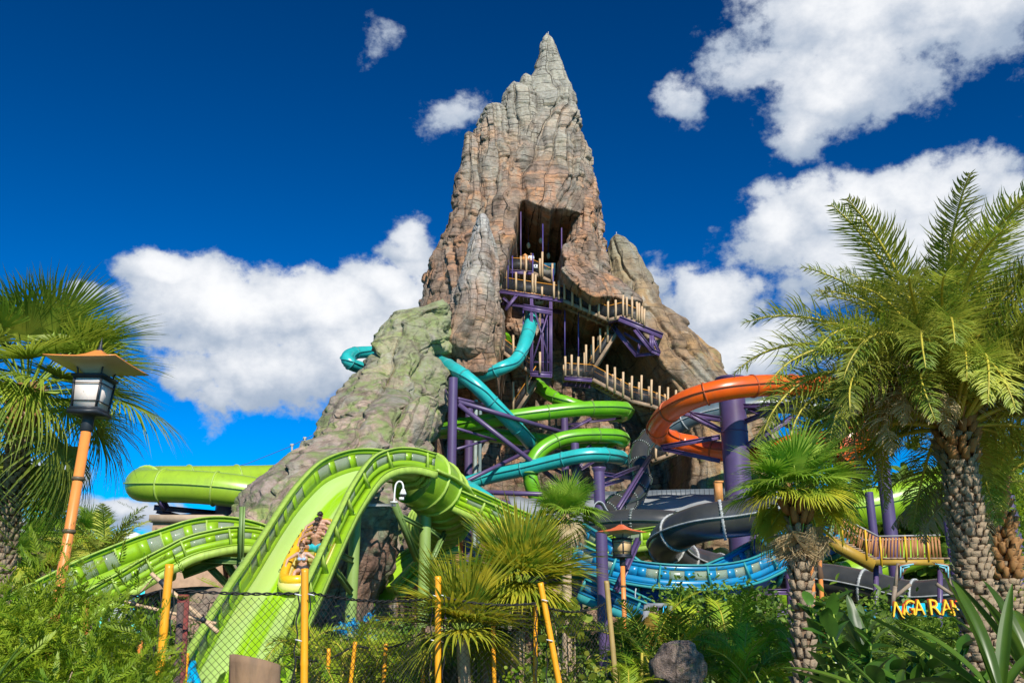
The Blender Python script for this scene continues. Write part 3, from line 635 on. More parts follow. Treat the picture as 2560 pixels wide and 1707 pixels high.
def suv(o, fr, k, vals):
    a = o.data.attributes.new('suv', 'FLOAT_VECTOR', 'POINT'); L = np.arange(len(fr)) * .15
    A = np.zeros((len(o.data.vertices), 3), np.float32); g = np.stack(np.broadcast_arrays(L[:, None], np.array(vals)[None, :]), -1).reshape(-1, 2)
    A[:len(g), :2] = g[:len(A)]; a.data.foreach_set('vector', A.ravel())
def trough(name, label, pts, w, hl, hr, mat, inner, flm, win=None, joint=2.7, group=None, bank=None, h0=.42, rimw=.16, end=None, panes_from=0, skirt=.28, stay=True):
    """open chute; pts run along the floor; side +1 lies to the right of the direction of travel"""
    path = resample(spline([P(*p) for p in pts], .15), .15)
    root = thing(name, label, 'water slide', (path[0].x, path[0].y, 0), group=group)
    fr = hframes(path, bank)
    nf = 17; a = np.linspace(-1, 1, nf); fx = a * w; fz = h0 * np.clip((np.abs(a) - .45) / .55, 0, 1) ** 2
    prof = list(zip(fx, fz)); prof2 = list(zip(fx[::-1] * 1.0, fz[::-1] - .09))
    m = len(fr); step = int(joint / .15)
    for i in range(0, m - 1, step):
        j = min(m - 1, i + step)
        if m - 1 - j < 3: j = m - 1
        o = MB().loft(fr[i:j + 1], prof + prof2).build('floor_section', inner, root, smooth=True); sharp(o.data)
        if inner is lime_streak:
            at = o.data.attributes.new('suv', 'FLOAT_VECTOR', 'POINT'); L_ = np.arange(i, j + 1) * .15; uu = np.array([q[0] for q in prof + prof2]) / w
            g = np.stack([np.repeat(L_, len(uu)), np.tile(uu, len(L_)), np.zeros(len(L_) * len(uu))], -1).astype(np.float32); at.data.foreach_set('vector', g.ravel())
        # outer rib at the joint
        rib = [(x * 1.02, z - .1) for x, z in prof] + [(x * 1.1, z - .30) for x, z in prof[::-1]]
        q = min(j, m - 2); c, S, U = fr[q]; T = U.cross(S)
        MB().loft([(c - T * .04, S, U), (c + T * .04, S, U)], rib).build('rib', flm, root)
        if j == m - 1: break
    win = win or (1.35, 1.0)
    for sg, H in ((-1, hl), (1, hr)):
        if H <= 0: continue
        lean = .06
        def pr(z0, z1, th=.07, x0=0): return [(sg * (w + x0 + lean * (z0 - h0)), z0), (sg * (w + x0 + th + lean * (z0 - h0)), z0), (sg * (w + x0 + th + lean * (z1 - h0)), z1), (sg * (w + x0 + lean * (z1 - h0)), z1)]
        if H < .5:
            MB().loft(fr, pr(h0 - .02, h0 + H)).build('side_wall', mat, root)
            continue
        zb, zt = max(h0 + .16, H - .78), H - .17
        MB().loft(fr, pr(h0 - .08, zb)).build('side_wall', mat, root)
        MB().loft(fr, pr(zt, H)).build('side_wall', mat, root)
        MB().loft(fr, [(sg * (w - .03), H), (sg * (w + .16), H), (sg * (w + .16), H + .06), (sg * (w - .03), H + .06)]).build('rim', flm, root)
        MB().loft(fr, [(sg * (w + .07), h0 - .12), (sg * (w + .32), h0 - .12), (sg * (w + .32), h0 - .06), (sg * (w + .07), h0 - .06)]).build('ledge', mat, root)
        MB().loft(fr, [(sg * (w + .26), h0 - .12 - skirt), (sg * (w + .33), h0 - .12 - skirt), (sg * (w + .33), h0 - .13), (sg * (w + .26), h0 - .13)]).build('skirt', flm, root)
        pitch, wl_ = int(win[0] / .15), int(win[1] / .15); k = 0; i = 0; per = int(joint / .15)
        while i < m - 1:
            j = min(i + pitch, m - 1); e = min(i + pitch - wl_, m - 1)
            solid = (k % 7 == 6) and stay
            if e > i or True:
                MB().loft(fr[i:(j if solid else max(e, i + 1)) + 1], pr(zb, zt, .066, .002)).build('window_post', mat, root)
            if not solid and j > e and j > i + 1:
                MB().loft(fr[max(e, i + 1):j + 1], pr(zb, zt, .02, .03)).build('window_pane', pane, root)
            if k % 2 == 0:
                c, S, U = fr[i]; T = U.cross(S)
                fin = [(sg * (w + .06), h0 - .05), (sg * (w + .28), h0 - .05), (sg * (w + .12), H + .03), (sg * (w + .06), H + .03)]
                MB().loft([(c - T * .035, S, U), (c + T * .035, S, U)], fin).build('fin', flm, root)
            i = j; k += 1
    return root, fr

main_pts = [(541, 1830, 22.6), (583, 1748, 24.2), (661, 1580, 27.2), (718, 1475, 29.8), (781, 1356, 32.6), (826, 1285, 34.4), (878, 1226, 36.0), (934, 1198, 37.2), (991, 1194, 38.2), (1046, 1206, 39.0)]
raft_slide, fr_main = trough('raft_slide', 'steep lime raft slide with smoked windows and riders coming down towards the fence', main_pts, .93, 1.25, 1.05, lime, lime_streak, flange_lime, (1.05, .75))
# the closed turn above the crest
pth = [(1034, 1182, 39.2), (1070, 1200, 39.9), (1100, 1228, 41), (1116, 1264, 42.8), (1108, 1296, 45), (1080, 1310, 47)]
path = resample(spline([P(*p) for p in pth], .15), .15); fr = hframes(path)
def outer(s): return [(s * math.cos(a), s * math.sin(a) * .98 - .1) for a in np.linspace(0, 2 * PI, 26, endpoint=False)]
for i in range(0, len(fr) - 1, 5):
    j = min(len(fr) - 1, i + 5)
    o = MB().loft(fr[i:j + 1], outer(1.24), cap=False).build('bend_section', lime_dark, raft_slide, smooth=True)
    c, S, U = fr[j]; T = U.cross(S)
    MB().loft([(c - T * .03, S, U), (c + T * .03, S, U)], outer(1.33), cap=True).build('bend_rib', flange_lime, raft_slide)
for sg in (1,):
    MB().loft([(c + S * sg * 1.27, S, U) for c, S, U in fr], [(-.05, -.08), (.16, -.08), (.16, .02), (-.05, .02)]).build('seam_flange', flange_lime, raft_slide)
# blue end frame at the foot of the slide
bl = M('bright_blue_paint', (.0, .42, .75), .35)
c, S, U = fr_main[int(3.2 / .15)]
mb = MB(); mb.beam(P(470, 1690, 23.2), P(440, 1760, 22.6), .28, .12); mb.beam(P(480, 1656, 23.6), P(405, 1765, 22.6), .24, .14); mb.beam(P(476, 1660, 23.6), P(512, 1760, 22.8), .15, .10)
mb.build('end_frame', bl, raft_slide)
trough('raft_slide', 'lime chute arching behind the steep slide, windows along both walls', [(60, 1629, 32.5), (150, 1574, 33.4), (240, 1522, 34.3), (330, 1474, 35.2), (420, 1432, 36), (500, 1402, 36.6), (570, 1390, 37.2), (640, 1400, 37.8), (700, 1430, 38.3), (760, 1474, 38.8)], 1.2, 1.62, .98, lime, lime, flange_lime, (.75, .55))
trough('raft_slide', 'lime windowed chute running down behind the shaggy fan palm', [(1120, 1262, 42), (1200, 1300, 41), (1290, 1342, 40), (1380, 1390, 39), (1460, 1435, 38)], 1.1, .95, .95, lime, lime, flange_lime)
trough('raft_slide', 'sagging blue chute with small windows beneath the charcoal slide', [(1370, 1366, 40), (1440, 1410, 38.5), (1520, 1463, 37.2), (1600, 1492, 36.6), (1700, 1504, 36.4), (1800, 1496, 36.8), (1880, 1466, 37.6), (1960, 1420, 38.6), (2060, 1380, 40)], 1.1, 1.2, 1.22, blue, royal, teal_fl, (.8, .5), h0=.55, skirt=.1)
trough('raft_slide', 'lime chute low behind the blue slide near the lamp', [(1420, 1440, 50), (1520, 1415, 48), (1600, 1392, 47), (1680, 1380, 46)], 1.1, 1.2, 1.1, lime, lime, flange_lime)
trough('raft_slide', 'small blue chute behind the thatched umbrella', [(1480, 1506, 33.5), (1540, 1532, 33), (1600, 1560, 32.6), (1650, 1590, 32.4)], .8, .75, .75, gel('deep_blue_shell', (.006, .13, .26)), blue, teal_fl, (1.0, .55))
trough('raft_slide', 'lime chute passing under the rock toe beside the green column', [(960, 1500, 46), (1010, 1450, 47), (1060, 1410, 48), (1110, 1385, 49)], .9, .8, .8, lime, lime, flange_lime)

# ---------------------------------------------------------------- steel supports
def column(label, px, pyt, Y, r, mat, cap=None, braces=(), name='steel_pylon', n=20, collar=False, pybot=None):
    top = P(px, pyt, Y); root = thing(name, label, 'column', (top.x, Y, 0))
    mb = MB(); 
    z0 = 0 if pybot is None else P(px, pybot, Y).z
    mb.lathe([(0, z0), (r, z0), (r, top.z), (0, top.z)], (top.x, Y, 0), n); o = mb.build('shaft', mat, root, smooth=True); sharp(o.data)
    if cap: MB().lathe([(r * .9, top.z - .25), (cap, top.z - .02), (cap, top.z + .06), (0, top.z + .06)], (top.x, Y, 0), n).build('cap', mat, root)
    if collar:
        for z in np.arange(top.z - 3.5, 1, -4.5): MB().lathe([(r, z - .04), (r + .03, z - .04), (r + .03, z + .04), (r, z + .04)], (top.x, Y, 0), n).build('weld_collar', mat, root)
    MB().lathe([(0, z0), (r * 1.5, z0), (r * 1.5, z0 + .08), (r, z0 + .08)], (top.x, Y, 0), n).build('base_plate', mat, root)
    for a, b, w, h, mt in braces:
        mb = MB()
        if h == 0: mb.tube([P(*a), P(*b)], w / 2, 10)
        else: mb.ibeam(P(*a), P(*b), w, h)
        mb.build('brace', mt or mat, root)
    return root
PB = purple_bright
column('massive purple column standing inside the orange loop', 1826, 948, 58.5, .84, purple, .98, [
    ((1708, 1032, 56.5), (1800, 1048, 57.8), .25, .32, PB), ((1728, 1038, 56.6), (1802, 1076, 57.8), .25, .3, PB), ((1652, 1118, 60.5), (1800, 1092, 58.8), .22, .3, PB), ((1658, 1122, 60.5), (1800, 1152, 58.8), .22, .26, PB),
    ((1850, 1058, 58), (2000, 1000, 57), .22, .3, PB), ((1850, 1015, 58), (2010, 1012, 57), .2, .28, PB), ((1870, 1020, 58), (1980, 1068, 58), .2, .28, PB), ((1855, 1122, 58), (1985, 1040, 57), .24, .34, PB), ((1860, 1120, 58), (1930, 1092, 58), .3, .3, PB),
    ((1652, 1418, 43), (1840, 1422, 57.6), .22, .3, PB), ((1665, 1422, 43), (1846, 1500, 57.6), .24, .3, PB), ((1965, 1352, 38.5), (1878, 1352, 57), .22, .3, PB), ((1900, 1352, 38), (1848, 1382, 57), .18, .25, PB), ((1890, 1355, 38), (1872, 1490, 57), .2, .25, PB), ((1885, 1425, 57), (1990, 1375, 50), .2, .26, PB)], n=36, collar=True)
column('slim purple post beside the mossy ridge', 1133, 945, 66, .34, purple, None, [
    ((1146, 1004, 66), (1405, 1080, 71), .34, 0, None), ((1146, 1010, 66), (1428, 1230, 70), .36, 0, None), ((1142, 1214, 66), (1330, 1122, 72), .3, 0, None), ((1146, 996, 66), (1236, 1018, 72), .22, 0, None), ((1140, 1070, 66), (1240, 1100, 70), .2, 0, None),
    ((1142, 1122, 66), (1232, 1096, 70), .2, 0, None), ((1150, 1228, 64), (1500, 1240, 64), .34, 0, None), ((1160, 1238, 63), (1300, 1262, 63), .3, 0, None), ((1112, 972, 68), (1124, 1000, 66), .16, 0, None)], n=20)
column('weathered purple post behind the green coils', 1173, 1022, 76, .34, purple, n=16)
column('pale pipe rising behind the green coils', 1190, 1000, 77, .17, M('pipe_paint', (.30, .36, .33), .5), n=12, name='service_pipe')
column('second pale pipe beside the first, darker banded', 1201, 1012, 77, .15, M('pipe_paint_dark', (.16, .22, .22), .5), n=12, name='service_pipe')
column('purple post holding the right end of the upper green coil', 1411, 1042, 74, .30, purple, None, [((1418, 1078, 74), (1478, 1046, 74), .2, .24, PB), ((1412, 1062, 74), (1560, 1044, 75), .14, .16, None)], n=16)
column('purple post holding the lower green coil', 1437, 1108, 69, .31, purple, None, [((1444, 1140, 69), (1478, 1112, 71), .16, .2, None), ((1440, 1180, 69), (1540, 1118, 73), .16, .2, None), ((1345, 1150, 69), (1430, 1195, 69), .18, .22, PB), ((1448, 1172, 69), (1475, 1115, 71), .14, .2, None)], n=16)
column('short purple post with a flanged top beside the black winding slide', 1497, 1171, 52, .31, purple, .40, [((1500, 1205, 52), (1598, 1165, 61), .16, .2, None), ((1510, 1185, 52), (1578, 1195, 61), .2, .22, PB), ((1545, 1272, 52), (1625, 1142, 62), .2, .26, None), ((1510, 1212, 52), (1560, 1198, 60), .15, .18, PB)], n=20)
column('purple post behind the smaller lamp', 1503, 1330, 32, .20, purple, None, [((1540, 1476, 30), (1596, 1348, 31), .14, .18, None)], n=18)
column('sage green column under the steep raft slide', 890, 1275, 35.5, .21, sage, None, [((845, 1385, 32.7), (880, 1400, 35.3), .16, .2, sage_dark), ((835, 1420, 32.1), (878, 1480, 35.3), .16, .2, sage_dark), ((895, 1262, 35.6), (990, 1262, 36.9), .05, .1, M('galvanised', (.45, .45, .42), .5))], n=20)
column('sage green column under the turn of the raft slide', 1064, 1290, 40.4, .25, sage, None, [((987, 1260, 37.8), (1042, 1398, 40.2), .2, .24, sage_dark), ((1004, 1290, 38.4), (1056, 1318, 40.2), .14, .16, sage_dark), ((1076, 1324, 40.4), (1110, 1350, 41.8), .14, .16, sage_dark), ((1112, 1330, 41.8), (1080, 1400, 40.4), .16, .2, sage_dark)], n=20)
mb = column('purple post behind the turn of the raft slide', 1085, 1330, 48, .26, purple, n=14)
column('twin purple post left of the tall palm', 2200, 1110, 52, .36, purple, n=16)
column('purple post behind the wooden stair', 2172, 1230, 46, .20, purple, n=14)
column('purple post under the lime pipe by the shaggy small palm', 1971, 1400, 44, .22, PB, None, [((1905, 1480, 44), (1990, 1478, 44), .2, .26, None), ((1905, 1545, 44), (1990, 1520, 44), .2, .24, None)], n=16)
column('purple post beside the stair end', 2368, 1290, 47, .22, PB, n=14)
column('purple column glimpsed right of the leaning palm trunks', 2512, 1240, 40, .4, PB, n=18)
column('thick purple pylon beneath the pale lime tube', 570, 1255, 60, .75, purple, n=20)
# purple saddle under the pale lime tube
def saddle(label, segs, mat=purple, name='support_frame', cat='steel frame'):
    p0 = P(*segs[0][0]); root = thing(name, label, cat, (p0.x, p0.y, p0.z))
    for a, b, w, h in segs: MB().ibeam(P(*a), P(*b), w, h).build('beam', mat, root)
    return root
saddle('dark steel cradle under the rounded end of the pale lime tube', [((385, 1268, 58), (540, 1282, 60), .3, .3), ((392, 1276, 59), (450, 1292, 60), .2, .3), ((450, 1292, 60), (560, 1285, 60), .3, .3), ((400, 1246, 57), (415, 1272, 57.5), .3, .4)])
saddle('sage green trestle under the arching lime chute', [((505, 1398, 36.6), (575, 1468, 37.0), .22, .26), ((560, 1395, 36.6), (595, 1455, 37.0), .22, .26), ((500, 1398, 36.0), (600, 1402, 36.0), .25, .25), ((606, 1266, 35.2), (602, 1398, 35.4), .14, .2), ((602, 1400, 35.4), (640, 1430, 36.0), .2, .24), ((455, 1430, 36.2), (560, 1392, 36.6), .3, .5)], sage_dark)
# white dome camera on a gooseneck
wht = M('white_enamel', (.8, .8, .78), .3, .03)
Yc = 36.3; b = P(985, 1255, Yc); cc = thing('security_camera', 'white dome security camera hanging from a gooseneck pole', 'camera', tuple(b))
k = Yc / 2340 / .95
pts = [P(985, 1255, Yc), P(987, 1225, Yc), P(990, 1210, Yc), P(997, 1203, Yc), P(1004, 1205, Yc), P(1008, 1214, Yc), P(1008, 1222, Yc)]
MB().tube(resample(spline(pts, .04), .05), .035, 8).build('gooseneck', wht, cc, smooth=True)
e = P(1008, 1222, Yc); MB().lathe([(0, .02), (.06, 0), (.10, -.1), (.13, -.17), (.13, -.22), (0, -.22)], tuple(e), 16).build('housing', wht, cc, smooth=True)
MB().lathe([(.11, -.22), (.105, -.29), (.06, -.34), (0, -.35)], tuple(e), 16).build('dome', M('smoked_dome', (.05, .05, .06), .05), cc, smooth=True)
MB().box(tuple(P(1004, 1246, Yc)), (.18, .14, .1)).build('junction_box', wht, cc)
MB().box(tuple(b), (.28, .2, .05)).build('mount_plate', wht, cc)
# ---------------------------------------------------------------- stairs and decks hung on the rock
bamboo_pale = M('pale_bamboo', (.66, .46, .27), .6, .2, 1.3, c2=(.48, .32, .18), dirt=.3)
tread_m = M('weathered_plank', (.32, .22, .14), .8, .3, 2)
rope_m = M('orange_rope', (.75, .30, .03), .6)
net_m, _nt, _b = newmat('dark_netting')
_b.inputs['Base Color'].default_value = (.03, .03, .032, 1); _tr = _nt.nodes.new('ShaderNodeBsdfTransparent'); _ms = _nt.nodes.new('ShaderNodeMixShader'); _ms.inputs[0].default_value = .5
_nt.links.new(_tr.outputs[0], _ms.inputs[1]); _nt.links.new(_b.outputs[0], _ms.inputs[2]); _nt.links.new(_ms.outputs[0], _nt.nodes['Material Output'].inputs[0])
def walkway(label, pts, posts, width=1.5, name='stairway', cat='stairs', back=True, beam=True, ph=1.25):
    W = [P(*p) for p in pts]; root = thing(name, label, cat, tuple(W[0])); up = Vector((0, 0, 1))
    for a, b in zip(W, W[1:]):
        d = b - a; flat = abs(d.z) < .2 * math.hypot(d.x, d.y); back_v = Vector((0, width, 0))
        if flat:
            n = max(2, int(d.length / .35))
            for i in range(n):
                p = a + d * ((i + .5) / n); MB().beam(p + Vector((0, .05, .04)), p + back_v + Vector((0, -.05, .04)), d.length / n * .9, .06).build('plank', tread_m, root)
            for o in (0, width): MB().ibeam(a + Vector((0, o, -.2)), b + Vector((0, o, -.2)), .18, .34).build('edge_beam', purple_bright, root)
        else:
            n = max(3, int(abs(d.z) / .2))
            for i in range(n):
                p = a + d * ((i + .5) / n)
                MB().box(tuple(p + Vector((0, width / 2, 0))), (abs(d.x) / n * 1.0 + .06, width - .12, .055)).build('tread', tread_m, root)
            for o in (0, width): MB().beam(a + Vector((0, o, -.12)), b + Vector((0, o, -.12)), .08, .30).build('stringer', tread_m, root)
        for o in (0, width) if back else (0,):
            q = [a + Vector((0, o, ph * .95)), b + Vector((0, o, ph * .95))]
            MB().tube(q, .035, 6).build('handrail', rope_m, root)
            V = [tuple(a + Vector((0, o - .06, .12))), tuple(b + Vector((0, o - .06, .12))), tuple(b + Vector((0, o - .06, ph * .86))), tuple(a + Vector((0, o - .06, ph * .86)))]
            V += [(x, y + .02, z) for x, y, z in V]
            MB().add(V, [(0, 1, 2, 3), (7, 6, 5, 4), (0, 4, 5, 1), (1, 5, 6, 2), (2, 6, 7, 3), (3, 7, 4, 0)]).build('netting', net_m, root)
    for px, pt, pb, Y in posts:
        a = P(px, pb, Y - .1); t = P(px, pt, Y - .1)
        for o, s in ((0, 1), (width + .2, .93)) if back else ((0, 1),):
            c = Vector((0, o, 0)); h = (t - a) * s; j = Vector((random.uniform(-.03, .03), 0, 0))
            MB().tube([a + c, a + c + h * .5 + j, a + c + h], [.105, .098, .10], 8).build('bamboo_post', bamboo_pale, root)
    return root
YW = 77.5
walkway('purple-edged lower deck with tall pale posts at the mouth of the cave', [(1240, 722, YW), (1408, 747, YW)],
        [(x, a, b, YW) for x, a, b in ((1252, 672, 722), (1268, 664, 721), (1290, 681, 724), (1312, 679, 728), (1332, 684, 731), (1339, 687, 732), (1355, 717, 740), (1385, 705, 746), (1397, 702, 748))], 3.0, 'viewing_deck', 'deck')
walkway('upper loading deck under the cave roof with a small wooden booth', [(1256, 673, 80), (1330, 678, 79.5), (1384, 704, 79.5)],
        [(x, a, b, Y) for x, a, b, Y in ((1272, 645, 673, 80), (1302, 641, 674, 79.8), (1315, 640, 682, 79.6), (1350, 647, 691, 79.4), (1356, 630, 693, 79.4), (1381, 659, 705, 79.4))], 3.2, 'loading_deck', 'deck')
walkway('first wooden stair run falling right from the cave deck', [(1408, 748, YW), (1520, 797, YW)],
        [(x, a, b, YW) for x, a, b in ((1411, 699, 748), (1431, 707, 765), (1452, 720, 776), (1474, 727, 785), (1497, 735, 794), (1520, 749, 798))])
walkway('railed landing on a purple outrigger beside the right spire', [(1520, 797, YW), (1556, 788, YW), (1614, 812, YW)],
        [(x, a, b, YW) for x, a, b in ((1539, 750, 795), (1558, 738, 790), (1567, 743, 791), (1580, 742, 796), (1592, 755, 802), (1598, 758, 804), (1605, 766, 809), (1611, 773, 814))], 2.2, 'stair_landing', 'landing')
saddle('purple bracket truss holding the upper landing off the rock', [((1520, 803, YW + .3), (1556, 795, YW + .3), .3, .35), ((1547, 797, YW - .2), (1656, 841, YW + .3), .32, .5), ((1587, 824, YW), (1629, 877, YW), .3, .38), ((1629, 877, YW), (1650, 886, YW), .3, .38),
    ((1627, 834, YW + .2), (1648, 880, YW + .2), .2, .26), ((1629, 838, YW), (1629, 877, YW), .2, .22), ((1591, 889, YW + 1), (1640, 884, YW), .2, .26), ((1524, 806, YW + 1.5), (1593, 890, YW + 1), .3, .38), ((1560, 832, YW + 1), (1625, 872, YW), .16, .2), ((1600, 842, YW + 1.2), (1594, 888, YW + 1), .16, .2), ((1590, 838, YW + 2), (1640, 836, YW + 1), .2, .22)], PB, 'bracket_truss', 'steel frame')
walkway('second stair run doubling back left below the outrigger landing', [(1545, 822, YW + 1.4), (1475, 932, YW + 1.4)], [(x, a, b, YW + 1.4) for x, a, b in ((1519, 812, 856), (1500, 821, 882), (1483, 842, 908), (1465, 862, 926))], 1.6)
walkway('small purple-edged landing at the turn of the hanging stairs', [(1411, 940, YW), (1480, 945, YW)], [(1413, 891, 939, YW), (1429, 887, 936, YW), (1446, 892, 940, YW)], 2.0, 'stair_landing', 'landing')
walkway('third stair run falling right towards the orange slide', [(1482, 945, YW), (1582, 1000, YW)], [(x, a, b, YW) for x, a, b in ((1518, 912, 970), (1537, 918, 979), (1558, 930, 990), (1580, 940, 996))])
walkway('last visible stair run ending behind the orange slide', [(1582, 1000, YW), (1632, 1012, YW), (1700, 1040, YW)], [(x, a, b, YW) for x, a, b in ((1604, 938, 1000), (1629, 949, 1010), (1649, 965, 1018), (1670, 968, 1028), (1690, 975, 1036))])
walkway('narrow stair run from the grey spire down to the hanging cage', [(1246, 868, YW + 1), (1328, 930, YW + 1)], [(x, a, b, YW + 1) for x, a, b in ((1258, 836, 880), (1283, 838, 896), (1306, 858, 914))])
walkway('dark stair run dropping from the cage behind the green tube', [(1340, 948, YW + 1.5), (1288, 1030, YW + 1.5)], [(1318, 930, 985, YW + 1.5), (1283, 955, 1025, YW + 1.5)], 1.6)
walkway('stair landing between the black slide and the massive purple column', [(1630, 1150, 76), (1700, 1122, 76)], [(1640, 1120, 1148, 76), (1668, 1108, 1136, 76)], 1.5)
# the hanging cage and its rods
cg = saddle('slender purple cage of crossed rods hanging under the deck', [((1329, 745, YW), (1329, 940, YW), .14, .16), ((1377, 750, YW), (1377, 942, YW), .14, .16), ((1332, 760, YW), (1375, 905, YW), .1, .12), ((1376, 765, YW), (1331, 905, YW), .1, .12), ((1332, 905, YW + 1.5), (1377, 905, YW + 1.5), .1, .12),
    ((1326, 934, YW), (1380, 938, YW), .2, .5), ((1308, 768, YW), (1380, 780, YW), .2, .55), ((1356, 770, YW + 1.5), (1356, 935, YW + 1.5), .12, .14), ((1366, 762, YW + 1.5), (1366, 930, YW + 1.5), .12, .14), ((1264, 775, YW), (1292, 738, YW), .22, .26), ((1258, 745, YW), (1272, 757, YW), .16, .2), ((1275, 762, YW + .2), (1370, 774, YW + .2), .12, .2)], PB, 'hanging_cage', 'steel frame')
mb = MB().tube([P(1350, 932, YW - .2), P(1350, 880, YW - .2)], .1, 8); mb.build('bamboo_post', bamboo_pale, cg)
mb = MB(); mb.box(tuple(P(1353, 938, YW + .8)), (1.6, 1.6, .1)); mb.build('floor', tread_m, cg)
rod_blue = M('rod_paint', (.07, .05, .22), .45)
for px, a, b, Y, lb in ((1302, 530, 668, 80.2, 'purple hanger rod left of the wooden booth'), (1357, 560, 690, 80.2, 'grey-blue hanger rod right of the wooden booth'), (1404, 570, 742, 78.6, 'tall purple hanger rod at the right edge of the cave mouth'), (1270, 612, 720, 77.2, 'thin rod against the left jaw of the cave'),
                        (1281, 640, 706, 79, 'short blue rod beside the left jaw of the cave'), (1332, 634, 730, 78, 'brown pole before the wooden booth'), (1383, 672, 742, 78.3, 'blue-violet rod under the upper deck corner'), (1443, 700, 745, 79, 'small blue rod behind the first stair run'),
                        (1308, 765, 862, 78.4, 'dark blue rod below the lower deck'), (1412, 775, 890, 78.6, 'chain-like blue hanger over the small landing'), (1446, 770, 900, 79, 'second blue hanger over the small landing, nearer the second stair')):
    t = thing('hanger_rod', lb, 'rod', tuple(P(px, b, Y))); MB().tube([P(px, b, Y), P(px, a, Y)], .055, 8).build('rod', PB if 'purple' in lb else rod_blue, t, smooth=True)
# booth, egg lanterns, attendant things
bo = thing('wooden_booth', 'orange-brown wooden booth with a gabled top on the upper deck', 'booth', tuple(P(1313, 675, 80.6))); wd = M('booth_wood', (.62, .27, .08), .6, .2, 3)
c = P(1313, 674, 80.6)
MB().box(tuple(c + Vector((0, 0, .62))), (.5, .5, 1.24)).build('cabinet', wd, bo)
MB().add([(c.x - .3, c.y - .3, c.z + 1.24), (c.x + .3, c.y - .3, c.z + 1.24), (c.x, c.y - .3, c.z + 1.5), (c.x - .3, c.y + .3, c.z + 1.24), (c.x + .3, c.y + .3, c.z + 1.24), (c.x, c.y + .3, c.z + 1.5)], [(0, 1, 2), (5, 4, 3), (0, 2, 5, 3), (1, 4, 5, 2), (0, 3, 4, 1)]).build('gable', wd, bo)
for k in range(4): MB().box(tuple(c + Vector((-.18 + k * .12, -.262, .62))), (.02, .02, 1.1)).build('slat', tread_m, bo)
egg = M('paper_lantern', (.45, .36, .22), .8)
for px, py, Y, lb in ((1321, 614, 84, 'egg-shaped tan lantern hanging over the booth'), (1352, 602, 84, 'egg-shaped tan lantern beside the grey-blue rod'), (1371, 640, 85, 'dim egg-shaped lantern deep in the cave')):
    p = P(px, py, Y); t = thing('egg_lantern', lb, 'lantern', tuple(p))
    MB().lathe([(0, -.32), (.14, -.25), (.2, 0), (.15, .2), (.05, .32), (0, .33)], tuple(p), 14).build('shade', egg, t, smooth=True)
    MB().tube([p + Vector((0, 0, .3)), p + Vector((0, 0, 2.5))], .015, 5).build('cord', rod_blue, t)
pl = thing('stone_planter', 'pale stone planter with bright green plant on the upper deck', 'planter', tuple(P(1367, 685, 80.5))); c = P(1367, 690, 80.5)
MB().box(tuple(c + Vector((0, 0, .25))), (.8, .5, .5), taper=1.15).build('pot', M('pot_stone', (.5, .48, .4), .8), pl)
mb = MB()
for k in range(26):
    a = random.uniform(0, 6.28); mb.beam(c + Vector((random.uniform(-.3, .1), 0, .45)), c + Vector((-.1 + .35 * math.cos(a), .2 * math.sin(a), .5 + random.uniform(.1, .3))), .05, .01)
mb.build('leaves', M('planter_leaf', (.30, .48, .03), .5), pl)
sg = thing('small_sign', 'small white notice board with a dark square beside the attendant', 'sign', tuple(P(1339, 662, 79.4)))
MB().box(tuple(P(1339, 666, 79.4)), (.36, .03, .36)).build('board', wht, sg); MB().box(tuple(P(1339, 664, 79.36)), (.12, .03, .12)).build('printed_square', rod_blue, sg)
bt = thing('shade_canopy', 'teal fabric windbreak at the right of the upper deck', 'canopy', tuple(P(1376, 680, 82)))
G = np.array([[tuple(P(1360 + 28 * i / 6, 658 + 34 * j / 5, 82 + .3 * math.sin(i * 1.3))) for i in range(7)] for j in range(6)]); mb = MB().grid(G); o = mb.build('fabric', M('teal_fabric', (.01, .10, .17), .8), bt, smooth=True)
md = o.modifiers.new('thick', 'SOLIDIFY'); md.thickness = .03
# vents on the deck below
vt = thing('machine_unit', 'pale green louvred unit under the lower deck', 'machine unit', tuple(P(1348, 755, 80)))
c = P(1348, 752, 79); MB().box(tuple(c), (.75, .6, .5)).build('casing', M('unit_paint', (.45, .5, .42), .6), vt)
for k in (-.18, .18): MB().box(tuple(c + Vector((k, -.31, 0))), (.26, .04, .3)).build('louvre', charcoal, vt)
# dark maintenance rooms at the foot, canvas canopies
def sheet(label, corners, mat, name='shade_canopy', cat='canopy', sag=.4, nx=14, ny=8):
    q = [P(*c) for c in corners]; t = thing(name, label, cat, (q[0].x, q[0].y, q[0].z)); G = np.zeros((ny, nx, 3))
    for i in range(ny):
        for j in range(nx):
            u, v = j / (nx - 1), i / (ny - 1); p = (q[0] * (1 - u) + q[1] * u) * (1 - v) + (q[3] * (1 - u) + q[2] * u) * v
            G[i, j] = p - Vector((0, 0, sag * math.sin(PI * u) * math.sin(PI * v) + .05 * math.sin(u * 30)))
    o = MB().grid(G).build('fabric', mat, t, smooth=True); md = o.modifiers.new('thick', 'SOLIDIFY'); md.thickness = .04
    return t
canv = M('grey_canvas', (.33, .35, .36), .8, .1, .7, aniso=(1, 1, 1), dirt=.2)
sheet('long grey canvas canopy between the rock and the massive purple column', [(1470, 1240, 66), (1810, 1236, 62), (1830, 1285, 54), (1450, 1290, 56)], canv, sag=.8)
sheet('grey canvas canopy edge over the blue chute', [(1270, 1240, 60), (1450, 1262, 58), (1460, 1310, 50), (1300, 1330, 50)], canv, sag=.5)
